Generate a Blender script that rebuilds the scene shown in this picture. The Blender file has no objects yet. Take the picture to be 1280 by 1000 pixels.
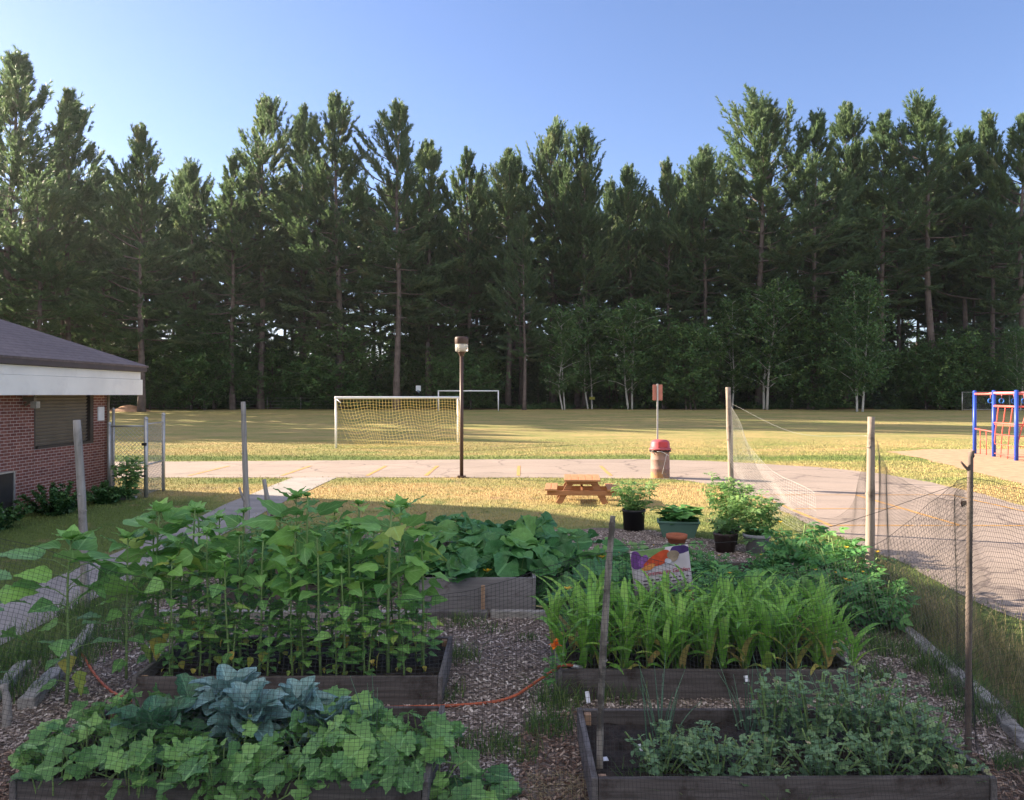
import bpy, bmesh, math, random
import numpy as np
from mathutils import Vector, Matrix
PI = math.pi
rad = math.radians
rng = np.random.default_rng(7)
random.seed(7)
SC = bpy.context.scene
COL = SC.collection
H = 2.6            # eye height of the camera
F = 980.0          # focal length in photo pixels
HZ = 493.0         # horizon row in the photo

def gz(y):
    """height of the field: flat near, rising gently to the wood"""
    t = min(max((y - 45) / 65.0, 0), 1)
    return 0.8 * t * t * (3 - 2 * t)

def gp(px, py, z=0.0):
    """point at height z seen at a photo pixel"""
    d = (H - z) * F / (py - HZ)
    return ((px - 640) / F * d, d, z)

# ------------------------------------------------------------------ object helpers
def tag(o, label=None, cat=None, group=None, kind=None):
    if label: o['label'] = label
    if cat: o['category'] = cat
    if group: o['group'] = group
    if kind: o['kind'] = kind
    return o

def thing(name, label, cat, loc=(0, 0, 0), rz=0.0, group=None):
    o = bpy.data.objects.new(name, None)
    COL.objects.link(o)
    o.location = loc
    o.rotation_euler = (0, 0, rz)
    o.empty_display_size = 0.1
    return tag(o, label, cat, group)

def dup(root, loc, rz=0.0, sc=None, label=None, group=None, rx=0.0, ry=0.0):
    def rec(o, par):
        c = o.copy()
        COL.objects.link(c)
        if par is not None:
            c.parent = par
        for ch in kids.get(o.name, ()):
            rec(ch, c)
        return c
    kids = {}
    def gather(o):
        kids[o.name] = list(o.children)
        for ch in o.children:
            gather(ch)
    gather(root)
    r = rec(root, None)
    r.location = loc
    r.rotation_euler = (rx, ry, rz)
    if sc is not None:
        r.scale = sc if hasattr(sc, '__len__') else (sc, sc, sc)
    if label: r['label'] = label
    if group: r['group'] = group
    return r

class MB:
    """collects geometry, builds one mesh"""
    def __init__(self):
        self.V = []; self.F = []; self.A = []; self.n = 0
    def add(self, v, f, a=None):
        v = np.asarray(v, dtype=np.float32).reshape(-1, 3)
        if a is None:
            a = np.zeros((len(v), 3), dtype=np.float32)
        a = np.asarray(a, dtype=np.float32)
        if a.ndim == 1:
            a = np.tile(a, (len(v), 1))
        if isinstance(f, np.ndarray) and f.ndim == 2:
            f = [f]
        for ff in f:
            ff = np.asarray(ff, dtype=np.int64)
            if ff.size:
                if ff.ndim == 1: ff = ff[None]
                self.F.append(ff + self.n)
        self.V.append(v); self.A.append(a); self.n += len(v)
    def build(self, name, m, parent=None, smooth=True, bevel=0.0):
        me = bpy.data.meshes.new(name)
        V = np.concatenate(self.V) if self.V else np.zeros((0, 3), np.float32)
        A = np.concatenate(self.A)
        tot = np.concatenate([np.full(len(f), f.shape[1]) for f in self.F])
        idx = np.concatenate([f.reshape(-1) for f in self.F])
        start = np.concatenate([[0], np.cumsum(tot)[:-1]])
        me.vertices.add(len(V)); me.vertices.foreach_set('co', V.reshape(-1))
        me.loops.add(len(idx)); me.loops.foreach_set('vertex_index', idx.astype(np.int32))
        me.polygons.add(len(tot)); me.polygons.foreach_set('loop_start', start.astype(np.int32))
        at = me.attributes.new('lc', 'FLOAT_COLOR', 'POINT')
        A4 = np.concatenate([A, np.ones((len(A), 1), np.float32)], axis=1)
        at.data.foreach_set('color', A4.reshape(-1))
        me.update(calc_edges=True)
        me.polygons.foreach_set('use_smooth', np.full(len(tot), smooth))
        me.validate()
        if m: me.materials.append(m)
        o = bpy.data.objects.new(name, me)
        COL.objects.link(o)
        if parent is not None: o.parent = parent
        if bevel > 0:
            b = o.modifiers.new('bevel', 'BEVEL'); b.width = bevel; b.segments = 2; b.limit_method = 'ANGLE'
        return o

BOXF = np.array([[0, 3, 2, 1], [4, 5, 6, 7], [0, 1, 5, 4], [1, 2, 6, 5], [2, 3, 7, 6], [3, 0, 4, 7]])
def box(mb, c, s, rz=0.0, rx=0.0, ry=0.0, a=None):
    x, y, z = s[0] / 2, s[1] / 2, s[2] / 2
    v = np.array([[-x, -y, -z], [x, -y, -z], [x, y, -z], [-x, y, -z], [-x, -y, z], [x, -y, z], [x, y, z], [-x, y, z]])
    if rz or rx or ry:
        M = np.array(Matrix.Rotation(rz, 3, 'Z') @ Matrix.Rotation(ry, 3, 'Y') @ Matrix.Rotation(rx, 3, 'X'))
        v = v @ M.T
    mb.add(v + np.array(c), BOXF, a)

def beam(mb, p, q, w, h, up=(0, 0, 1), a=None):
    """box from p to q, w wide and h high"""
    p = np.array(p, float); q = np.array(q, float)
    d = q - p; L = np.linalg.norm(d); d /= L
    x = np.cross(d, np.array(up, float)); x /= np.linalg.norm(x)
    z = np.cross(x, d)
    v = []
    for b in (p, q):
        for sx, sz in ((-1, -1), (1, -1), (1, 1), (-1, 1)):
            v.append(b + x * sx * w / 2 + z * sz * h / 2)
    mb.add(np.array(v), np.array([[0, 1, 2, 3], [7, 6, 5, 4], [0, 4, 5, 1], [1, 5, 6, 2], [2, 6, 7, 3], [3, 7, 4, 0]]), a)

def tube(mb, pts, r, n=8, a=None, cap=True):
    pts = np.asarray(pts, float); m = len(pts)
    r = np.broadcast_to(np.asarray(r, float), (m,))
    T = np.gradient(pts, axis=0)
    T /= np.linalg.norm(T, axis=1)[:, None] + 1e-12
    ref = np.array([0, 0, 1.0]) if abs(T[0, 2]) < 0.9 else np.array([1.0, 0, 0])
    X = np.cross(T, ref); X /= np.linalg.norm(X, axis=1)[:, None] + 1e-9
    Y = np.cross(T, X)
    an = np.arange(n) * 2 * PI / n
    v = pts[:, None, :] + r[:, None, None] * (np.cos(an)[None, :, None] * X[:, None, :] + np.sin(an)[None, :, None] * Y[:, None, :])
    i = np.arange(m - 1)[:, None] * n; j = np.arange(n)[None, :]; k = (j + 1) % n
    f = np.stack([i + j, i + k, i + n + k, i + n + j], -1).reshape(-1, 4)
    fs = [f]
    if cap:
        fs.append(np.arange(n)[None, ::-1]); fs.append((np.arange(n) + (m - 1) * n)[None])
    mb.add(v.reshape(-1, 3), fs, a)

def lathe(mb, prof, n=24, c=(0, 0, 0), a=None):
    prof = np.asarray(prof, float); m = len(prof)
    an = np.arange(n) * 2 * PI / n
    v = np.stack([prof[:, 0:1] * np.cos(an), prof[:, 0:1] * np.sin(an), np.repeat(prof[:, 1:2], n, 1)], -1)
    i = np.arange(m - 1)[:, None] * n; j = np.arange(n)[None]; k = (j + 1) % n
    f = np.stack([i + j, i + k, i + n + k, i + n + j], -1).reshape(-1, 4)
    mb.add(v.reshape(-1, 3) + np.array(c), f, a)

def poly_sheet(name, pts, z, m, label=None, kind='structure', holes=0):
    bm = bmesh.new()
    vs = [bm.verts.new((p[0], p[1], z)) for p in pts]
    f = bm.faces.new(vs)
    f.normal_update()
    if f.normal.z < 0: f.normal_flip()
    bmesh.ops.triangulate(bm, faces=bm.faces[:])
    me = bpy.data.meshes.new(name); bm.to_mesh(me); bm.free()
    me.materials.append(m)
    o = bpy.data.objects.new(name, me); COL.objects.link(o)
    return tag(o, label, None, None, kind)

def smooth_line(pts, k=6):
    """Catmull-Rom through the points"""
    P = [np.array(p, float) for p in pts]
    P = [2 * P[0] - P[1]] + P + [2 * P[-1] - P[-2]]
    out = []
    for i in range(1, len(P) - 2):
        for s in range(k):
            t = s / k
            a, b, c, d = P[i - 1], P[i], P[i + 1], P[i + 2]
            out.append(0.5 * (2 * b + (c - a) * t + (2 * a - 5 * b + 4 * c - d) * t * t + (3 * b - a - 3 * c + d) * t ** 3))
    out.append(P[-2])
    return np.array(out)

# ------------------------------------------------------------------ materials
def newmat(name):
    m = bpy.data.materials.new(name); m.use_nodes = True
    nt = m.node_tree
    b = nt.nodes['Principled BSDF']
    b.inputs['Specular IOR Level'].default_value = 0.25
    return m, nt, b
def N(nt, t, **kw):
    n = nt.nodes.new(t)
    for k, v in kw.items():
        if k in n.inputs: n.inputs[k].default_value = v
        else: setattr(n, k, v)
    return n
def rgb(c): return (c[0], c[1], c[2], 1)
def ramp(nt, src, stops):
    r = nt.nodes.new('ShaderNodeValToRGB')
    e = r.color_ramp.elements
    while len(e) < len(stops): e.new(0.5)
    for el, (p, c) in zip(e, stops):
        el.position = p; el.color = rgb(c)
    nt.links.new(src, r.inputs['Fac'])
    return r
def mixc(nt, fac, a, b, mode='MIX'):
    x = nt.nodes.new('ShaderNodeMix'); x.data_type = 'RGBA'; x.blend_type = mode
    for s, i in ((fac, 0), (a, 6), (b, 7)):
        if hasattr(s, 'is_output'): nt.links.new(s, x.inputs[i])
        elif i == 0: x.inputs[0].default_value = s
        else: x.inputs[i].default_value = rgb(s)
    return x.outputs[2]
def noise(nt, scale, vec=None, detail=4, rough=0.55):
    n = N(nt, 'ShaderNodeTexNoise'); n.inputs['Scale'].default_value = scale
    n.inputs['Detail'].default_value = detail; n.inputs['Roughness'].default_value = rough
    if vec is not None: nt.links.new(vec, n.inputs['Vector'])
    return n.outputs['Fac']
def objco(nt, sc=(1, 1, 1)):
    t = N(nt, 'ShaderNodeTexCoord'); mp = N(nt, 'ShaderNodeMapping')
    mp.inputs['Scale'].default_value = sc
    nt.links.new(t.outputs['Object'], mp.inputs['Vector'])
    return mp.outputs['Vector']
def bump(nt, b, h, s=0.3, d=0.02):
    bp = N(nt, 'ShaderNodeBump'); bp.inputs['Strength'].default_value = s; bp.inputs['Distance'].default_value = d
    nt.links.new(h, bp.inputs['Height']); nt.links.new(bp.outputs['Normal'], b.inputs['Normal'])

def plain(name, col, rough=0.6, metal=0.0, var=0.25, scale=6.0, bmp=0.15, spec=0.3, stain=None):
    m, nt, b = newmat(name)
    v = objco(nt)
    n = noise(nt, scale, v, 5)
    dark = [c * (1 - var) for c in col]; lite = [min(1, c * (1 + var)) for c in col]
    out = ramp(nt, n, [(0.3, dark), (0.7, lite)]).outputs[0]
    if stain:
        n2 = noise(nt, scale * 0.6, v, 6, 0.7)
        msk = ramp(nt, n2, [(0.52, (0, 0, 0)), (0.64, (1, 1, 1))]).outputs[0]
        out = mixc(nt, msk, out, stain)
    nt.links.new(out, b.inputs['Base Color'])
    b.inputs['Roughness'].default_value = rough; b.inputs['Metallic'].default_value = metal
    b.inputs['Specular IOR Level'].default_value = spec
    if bmp: bump(nt, b, noise(nt, scale * 6, v, 4), bmp, 0.01)
    return m

def leafmat(name, stops, rough=0.55, trans=0.3, vein=None, spec=0.4, mottle=0.25, mscale=14.0):
    """leaf colour runs over the per-leaf random value stored in the mesh"""
    m, nt, b = newmat(name)
    at = N(nt, 'ShaderNodeAttribute', attribute_name='lc')
    sep = N(nt, 'ShaderNodeSeparateColor'); nt.links.new(at.outputs['Color'], sep.inputs[0])
    oi = N(nt, 'ShaderNodeObjectInfo')
    add = N(nt, 'ShaderNodeMath', operation='MULTIPLY_ADD'); add.inputs[1].default_value = 0.16; 
    nt.links.new(oi.outputs['Random'], add.inputs[0]); nt.links.new(sep.outputs[0], add.inputs[2])
    sub = N(nt, 'ShaderNodeMath', operation='SUBTRACT'); sub.inputs[1].default_value = 0.08
    nt.links.new(add.outputs[0], sub.inputs[0])
    col = ramp(nt, sub.outputs[0], stops).outputs[0]
    if mottle:
        n = noise(nt, mscale, objco(nt), 3)
        mr = N(nt, 'ShaderNodeMapRange'); mr.inputs[1].default_value = 0.3; mr.inputs[2].default_value = 0.7
        mr.inputs[3].default_value = 1 - mottle; mr.inputs[4].default_value = 1 + mottle
        nt.links.new(n, mr.inputs[0])
        hs = N(nt, 'ShaderNodeHueSaturation'); nt.links.new(mr.outputs[0], hs.inputs['Value']); nt.links.new(col, hs.inputs['Color'])
        col = hs.outputs[0]
    if vein:
        # midrib and side ribs, from the across/along coordinates of the leaf
        ab = N(nt, 'ShaderNodeMath', operation='ABSOLUTE')
        s5 = N(nt, 'ShaderNodeMath', operation='SUBTRACT'); s5.inputs[1].default_value = 0.5
        nt.links.new(sep.outputs[1], s5.inputs[0]); nt.links.new(s5.outputs[0], ab.inputs[0])
        c1 = N(nt, 'ShaderNodeMath', operation='LESS_THAN'); c1.inputs[1].default_value = 0.03
        nt.links.new(ab.outputs[0], c1.inputs[0])
        sk = N(nt, 'ShaderNodeMath', operation='MULTIPLY_ADD'); sk.inputs[1].default_value = -0.9
        nt.links.new(ab.outputs[0], sk.inputs[0]); nt.links.new(sep.outputs[2], sk.inputs[2])
        ml = N(nt, 'ShaderNodeMath', operation='MULTIPLY'); ml.inputs[1].default_value = 6.0
        nt.links.new(sk.outputs[0], ml.inputs[0])
        fr = N(nt, 'ShaderNodeMath', operation='FRACT'); nt.links.new(ml.outputs[0], fr.inputs[0])
        c2 = N(nt, 'ShaderNodeMath', operation='LESS_THAN'); c2.inputs[1].default_value = 0.14
        nt.links.new(fr.outputs[0], c2.inputs[0])
        mx = N(nt, 'ShaderNodeMath', operation='MULTIPLY_ADD'); mx.inputs[1].default_value = 0.55
        nt.links.new(c2.outputs[0], mx.inputs[0]); nt.links.new(c1.outputs[0], mx.inputs[2]); mx.use_clamp = True
        m2 = N(nt, 'ShaderNodeMath', operation='MULTIPLY'); m2.inputs[1].default_value = 0.6; nt.links.new(mx.outputs[0], m2.inputs[0])
        col = mixc(nt, m2.outputs[0], col, vein)
    nt.links.new(col, b.inputs['Base Color'])
    b.inputs['Roughness'].default_value = rough - .1; b.inputs['Specular IOR Level'].default_value = spec
    if trans:
        t = N(nt, 'ShaderNodeBsdfTranslucent')
        ty = mixc(nt, 0.5, col, (0.9, 1.0, 0.35), 'MULTIPLY')
        g = N(nt, 'ShaderNodeGamma'); g.inputs[1].default_value = 0.75; nt.links.new(ty, g.inputs[0])
        nt.links.new(g.outputs[0], t.inputs['Color'])
        ms = N(nt, 'ShaderNodeMixShader'); ms.inputs[0].default_value = trans
        nt.links.new(b.outputs[0], ms.inputs[1]); nt.links.new(t.outputs[0], ms.inputs[2])
        nt.links.new(ms.outputs[0], nt.nodes['Material Output'].inputs['Surface'])
    return m

def woodmat(name, c1, c2, stain=None, rough=0.75, grain=(1.5, 22, 22), bmp=0.35, stain_amt=(0.5, 0.68)):
    m, nt, b = newmat(name)
    oi = N(nt, 'ShaderNodeObjectInfo')
    tc = N(nt, 'ShaderNodeTexCoord'); ad = N(nt, 'ShaderNodeVectorMath', operation='ADD')
    nt.links.new(tc.outputs['Object'], ad.inputs[0])
    ml = N(nt, 'ShaderNodeMath', operation='MULTIPLY'); ml.inputs[1].default_value = 37.0
    nt.links.new(oi.outputs['Random'], ml.inputs[0]); nt.links.new(ml.outputs[0], ad.inputs[1])
    mp = N(nt, 'ShaderNodeMapping'); mp.inputs['Scale'].default_value = grain
    nt.links.new(ad.outputs[0], mp.inputs['Vector'])
    n = noise(nt, 1.6, mp.outputs[0], 8, 0.65)
    col = ramp(nt, n, [(0.28, c1), (0.72, c2)]).outputs[0]
    if stain:
        n2 = noise(nt, 3.0, ad.outputs[0], 6, 0.7)
        k = ramp(nt, n2, [(stain_amt[0], (0, 0, 0)), (stain_amt[1], (1, 1, 1))]).outputs[0]
        col = mixc(nt, k, col, stain)
    nt.links.new(col, b.inputs['Base Color']); b.inputs['Roughness'].default_value = rough
    bump(nt, b, n, bmp, 0.008)
    return m
# ------------------------------------------------------------------ ground materials
def lawn_mat():
    m, nt, b = newmat('lawn')
    tc = N(nt, 'ShaderNodeTexCoord'); P = tc.outputs['Object']
    mp = N(nt, 'ShaderNodeMapping'); mp.inputs['Scale'].default_value = (0.5, 1.0, 1.0)
    nt.links.new(P, mp.inputs['Vector'])
    n1 = noise(nt, 0.35, mp.outputs[0], 5, 0.6)
    n2 = noise(nt, 2.2, mp.outputs[0], 5, 0.65)
    n3 = noise(nt, 26.0, P, 4, 0.7)
    sp = N(nt, 'ShaderNodeSeparateXYZ'); nt.links.new(P, sp.inputs[0])
    lx = N(nt, 'ShaderNodeMapRange'); lx.inputs[1].default_value = -5.8; lx.inputs[2].default_value = -7.6
    lx.inputs[3].default_value = 0; lx.inputs[4].default_value = 1; nt.links.new(sp.outputs[0], lx.inputs[0])
    ly = N(nt, 'ShaderNodeMapRange'); ly.inputs[1].default_value = 22.5; ly.inputs[2].default_value = 18.5
    ly.inputs[3].default_value = 0; ly.inputs[4].default_value = 1; nt.links.new(sp.outputs[1], ly.inputs[0])
    lxy = N(nt, 'ShaderNodeMath', operation='MULTIPLY'); nt.links.new(lx.outputs[0], lxy.inputs[0]); nt.links.new(ly.outputs[0], lxy.inputs[1])
    def band(c, w):   # greener strip of grass along something, centred at y=c
        s = N(nt, 'ShaderNodeMath', operation='SUBTRACT'); s.inputs[1].default_value = c; nt.links.new(sp.outputs[1], s.inputs[0])
        a = N(nt, 'ShaderNodeMath', operation='ABSOLUTE'); nt.links.new(s.outputs[0], a.inputs[0])
        r = N(nt, 'ShaderNodeMapRange'); r.inputs[1].default_value = w; r.inputs[2].default_value = w * 0.3
        r.inputs[3].default_value = 0; r.inputs[4].default_value = 1; nt.links.new(a.outputs[0], r.inputs[0])
        return r.outputs[0]
    # lawn near the school is green, the worn middle is straw coloured
    near = N(nt, 'ShaderNodeMapRange'); near.inputs[1].default_value = 17.5; near.inputs[2].default_value = 12.5
    near.inputs[3].default_value = 0; near.inputs[4].default_value = 0.95; nt.links.new(sp.outputs[1], near.inputs[0])
    g = N(nt, 'ShaderNodeMath', operation='MULTIPLY_ADD'); g.inputs[1].default_value = 0.8
    g.inputs[2].default_value = 0.0
    nt.links.new(n1, g.inputs[0])
    g2 = N(nt, 'ShaderNodeMath', operation='MULTIPLY_ADD'); g2.inputs[1].default_value = 0.55
    nt.links.new(n2, g2.inputs[0]); nt.links.new(g.outputs[0], g2.inputs[2])
    tot = g2.outputs[0]
    for bd, amt in ((band(31.8, 2.2), 0.28), (near.outputs[0], 0.42), (lxy.outputs[0], 0.42), (band(23.6, 1.2), 0.12), (band(20.6, 3.0), -0.16)):
        x = N(nt, 'ShaderNodeMath', operation='MULTIPLY_ADD'); x.inputs[1].default_value = amt
        nt.links.new(bd, x.inputs[0]); nt.links.new(tot, x.inputs[2]); tot = x.outputs[0]
    col = ramp(nt, tot, [(0.48, (0.42, 0.30, 0.14)), (0.62, (0.335, 0.275, 0.12)), (0.80, (0.225, 0.235, 0.085)), (0.98, (0.125, 0.17, 0.052))]).outputs[0]
    nb = noise(nt, 0.8, P, 6, 0.65); bare = ramp(nt, nb, [(0.60, (0, 0, 0)), (0.68, (0.7, 0.7, 0.7))]).outputs[0]
    col = mixc(nt, bare, col, (0.30, 0.205, 0.135))
    nc = noise(nt, 1.3, P, 5, 0.6); clov = ramp(nt, nc, [(0.60, (0, 0, 0)), (0.66, (0.6, 0.6, 0.6))]).outputs[0]
    col = mixc(nt, clov, col, (0.09, 0.15, 0.045))
    mr = N(nt, 'ShaderNodeMapRange'); mr.inputs[1].default_value = 0.25; mr.inputs[2].default_value = 0.75
    mr.inputs[3].default_value = 0.6; mr.inputs[4].default_value = 1.35; nt.links.new(n3, mr.inputs[0])
    at = N(nt, 'ShaderNodeAttribute', attribute_name='lc')
    sr = N(nt, 'ShaderNodeSeparateColor'); nt.links.new(at.outputs['Color'], sr.inputs[0])
    md = N(nt, 'ShaderNodeMath', operation='MULTIPLY_ADD'); md.inputs[1].default_value = 0.5; nt.links.new(sr.outputs[0], md.inputs[0]); nt.links.new(mr.outputs[0], md.inputs[2])
    hs = N(nt, 'ShaderNodeHueSaturation'); nt.links.new(md.outputs[0], hs.inputs['Value']); nt.links.new(col, hs.inputs['Color'])
    nt.links.new(hs.outputs[0], b.inputs['Base Color'])
    b.inputs['Roughness'].default_value = 0.9; b.inputs['Specular IOR Level'].default_value = 0.1
    bump(nt, b, n3, 0.6, 0.05)
    return m
M_LAWN = lawn_mat()

def asphalt_mat():
    m, nt, b = newmat('asphalt')
    P = objco(nt)
    n1 = noise(nt, 0.35, P, 5, 0.6); n2 = noise(nt, 60, P, 3, 0.7)
    c = ramp(nt, n1, [(0.3, (0.285, 0.232, 0.20)), (0.7, (0.37, 0.30, 0.262))]).outputs[0]
    sp = ramp(nt, n2, [(0.3, (0.55, 0.55, 0.55)), (0.65, (1.1, 1.1, 1.1))]).outputs[0]
    c = mixc(nt, 0.75, c, sp, 'MULTIPLY')
    # long cracks and one joint between two layings
    v = N(nt, 'ShaderNodeTexVoronoi', feature='DISTANCE_TO_EDGE'); v.inputs['Scale'].default_value = 0.33
    ds = N(nt, 'ShaderNodeVectorMath', operation='ADD')
    nn = N(nt, 'ShaderNodeTexNoise'); nn.inputs['Scale'].default_value = 1.4; nt.links.new(P, nn.inputs['Vector'])
    sc = N(nt, 'ShaderNodeVectorMath', operation='SCALE'); sc.inputs['Scale'].default_value = 0.8
    nt.links.new(nn.outputs['Color'], sc.inputs[0]); nt.links.new(P, ds.inputs[0]); nt.links.new(sc.outputs[0], ds.inputs[1])
    nt.links.new(ds.outputs[0], v.inputs['Vector'])
    k = ramp(nt, v.outputs['Distance'], [(0.0, (1, 1, 1)), (0.018, (0, 0, 0))]).outputs[0]
    c = mixc(nt, k, c, (0.15, 0.12, 0.11))
    n4 = noise(nt, 0.9, objco(nt, (0.3, 1.2, 1)), 6, 0.7)
    st = ramp(nt, n4, [(0.52, (0, 0, 0)), (0.68, (0.75, 0.75, 0.75))]).outputs[0]
    c = mixc(nt, st, c, (0.24, 0.195, 0.175))
    nt.links.new(c, b.inputs['Base Color']); b.inputs['Roughness'].default_value = 0.9
    bump(nt, b, n2, 0.4, 0.01)
    return m
M_ASPH = asphalt_mat()
M_CONC = plain('concrete', (0.30, 0.275, 0.26), 0.85, var=0.18, scale=1.5, bmp=0.2, stain=(0.24, 0.22, 0.21))
M_SAND = plain('sand', (0.43, 0.255, 0.16), 0.95, var=0.22, scale=3.0, bmp=0.5)
M_LINE = plain('line_paint', (0.50, 0.27, 0.08), 0.7, var=0.2, scale=9, bmp=0.1, stain=(0.35, 0.27, 0.21))
def mulch_mat():
    m, nt, b = newmat('mulch')
    P = objco(nt)
    n = noise(nt, 38, P, 5, 0.7); n1 = noise(nt, 0.8, P, 4, 0.6)
    c = ramp(nt, n, [(0.32, (0.06, 0.045, 0.038)), (0.5, (0.2, 0.155, 0.13)), (0.7, (0.40, 0.32, 0.28))]).outputs[0]
    nt.links.new(c, b.inputs['Base Color']); b.inputs['Roughness'].default_value = 0.95
    bump(nt, b, n, 0.9, 0.03)
    return m
M_MULCH = mulch_mat()
M_SOIL = plain('soil', (0.034, 0.026, 0.022), 0.95, var=0.6, scale=18, bmp=0.8)

# ------------------------------------------------------------------ ground sheets
def ground():
    xs = np.concatenate([np.linspace(-260, -60, 9), np.linspace(-50, 50, 11), np.linspace(60, 260, 9)])
    ys = np.concatenate([np.linspace(-60, 44, 14), np.linspace(46, 112, 40), np.linspace(116, 420, 10)])
    X, Y = np.meshgrid(xs, ys)
    Z = np.vectorize(gz)(Y)
    v = np.stack([X, Y, Z], -1).reshape(-1, 3)
    nx, ny = len(xs), len(ys)
    i = np.arange(ny - 1)[:, None] * nx; j = np.arange(nx - 1)[None]
    f = np.stack([i + j, i + j + 1, i + nx + j + 1, i + nx + j], -1).reshape(-1, 4)
    mb = MB(); mb.add(v, f, (0.0, 0, 0))
    return tag(mb.build('ground', M_LAWN), 'mown playing field of green and straw coloured grass', None, None, 'structure')
ground()

PAVE = [(-45, 30.3), (-20, 30.2), (-13, 30.3), (-6, 30.9), (0, 31.4), (5.1, 31.4), (7.6, 30.6), (9.4, 29.2), (11.2, 27.6), (12.1, 25.7), (12.4, 23.2),
        (12.2, 20.5), (11.9, 18.1), (13.2, 15.5), (17, 13), (26, 12), (26, 2.5), (6.4, 2.5), (6.0, 6.5), (5.85, 9.2), (5.8, 9.84), (5.88, 10.75), (6.0, 12.0),
        (5.95, 12.8), (5.97, 14.8), (5.97, 16.2), (6.1, 19.2), (5.95, 22.0), (5.3, 23.5), (4.9, 24.0), (3.2, 24.3), (0, 24.45), (-6, 24.5), (-12, 24.4), (-45, 24.5)]
def jitter(pts, k=5, amp=0.05, closed=True):
    out = []
    n = len(pts)
    for i in range(n if closed else n - 1):
        a = np.array(pts[i], float); b = np.array(pts[(i + 1) % n], float)
        L = np.linalg.norm(b - a); kk = max(1, min(40, int(L * k / 3)))
        for s in range(kk):
            p = a + (b - a) * s / kk
            out.append((p[0] + rng.normal(0, amp), p[1] + rng.normal(0, amp)))
    return out
poly_sheet('road', jitter(PAVE, 6, 0.045), 0.008, M_ASPH, 'worn pinkish asphalt drive with yellow painted lines')
WALK = [(-6.85, 24.46), (-6.75, 18.5), (-6.5, 15), (-6.4, 4), (-5.25, 4), (-5.3, 11), (-5.45, 18.0), (-5.5, 19.2), (-5.45, 24.46)]
poly_sheet('path', jitter(WALK, 2, 0.012), 0.012, M_CONC, 'grey concrete walkway running beside the garden')
MUL = [(-4.5, 2.0), (-4.45, 6), (-4.75, 9), (-4.9, 12), (-4.6, 14.2), (-2, 14.6), (0.2, 14.9), (1.7, 15.3), (2.6, 15.0), (3.9, 13.6), (4.5, 12.6), (4.75, 11.0), (4.5, 9.2), (4.25, 7.5), (3.95, 6.0), (4.0, 2.0)]
poly_sheet('mulch_floor', jitter(MUL, 10, 0.07), 0.006, M_MULCH, 'wood chip floor of the vegetable garden')
SANDP = [(16.9, 35.4), (16.5, 31.5), (15.6, 27), (14.7, 22.4), (20, 20), (36, 22), (38, 34), (30, 37.5), (20, 37.2)]
poly_sheet('sand', jitter(SANDP, 4, 0.18), 0.007, M_SAND, 'orange sand under the climbing frame')

# painted lines on the drive
def line_mark(name, p, q, w=0.1, label=None):
    p = np.array(p, float); q = np.array(q, float); d = (q - p); d /= np.linalg.norm(d); n = np.array([-d[1], d[0]]) * w / 2
    poly_sheet(name, jitter([p - n, q - n, q + n, p + n], 4, 0.006), 0.014, M_LINE, label)
for x in (-13.2, -10.3, -7.35, -4.62, -2.75, 0.2, 3.15):
    line_mark('road_marking', (x, 25.0), (x + 0.05, 28.4), 0.12, 'short yellow parking line on the drive')
line_mark('road_marking', (6.28, 15.4), (6.32, 20.2), 0.11, 'long yellow court line along the near edge of the drive')
line_mark('road_marking', (8.86, 15.56), (8.86, 20.15), 0.10, 'long yellow court line across the middle of the drive')
line_mark('road_marking', (6.35, 15.5), (12.4, 15.45), 0.08, 'yellow crosswise court line nearest the garden')
line_mark('road_marking', (6.4, 17.75), (8.78, 17.75), 0.06, 'faint yellow crosswise court line in the middle')
line_mark('road_marking', (6.4, 20.2), (11.4, 20.2), 0.06, 'faint yellow crosswise court line farthest off')
line_mark('road_marking', (11.4, 15.6), (11.3, 20.1), 0.08, 'yellow court line along the far edge of the drive')

# ------------------------------------------------------------------ wood chips, grass blades
def inside(pts, poly):
    x, y = pts[:, 0], pts[:, 1]; c = np.zeros(len(pts), bool)
    n = len(poly)
    for i in range(n):
        x1, y1 = poly[i]; x2, y2 = poly[(i + 1) % n]
        t = ((y1 > y) != (y2 > y))
        with np.errstate(divide='ignore', invalid='ignore'):
            c ^= t & (x < (x2 - x1) * (y - y1) / (y2 - y1 + 1e-12) + x1)
    return c

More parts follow.
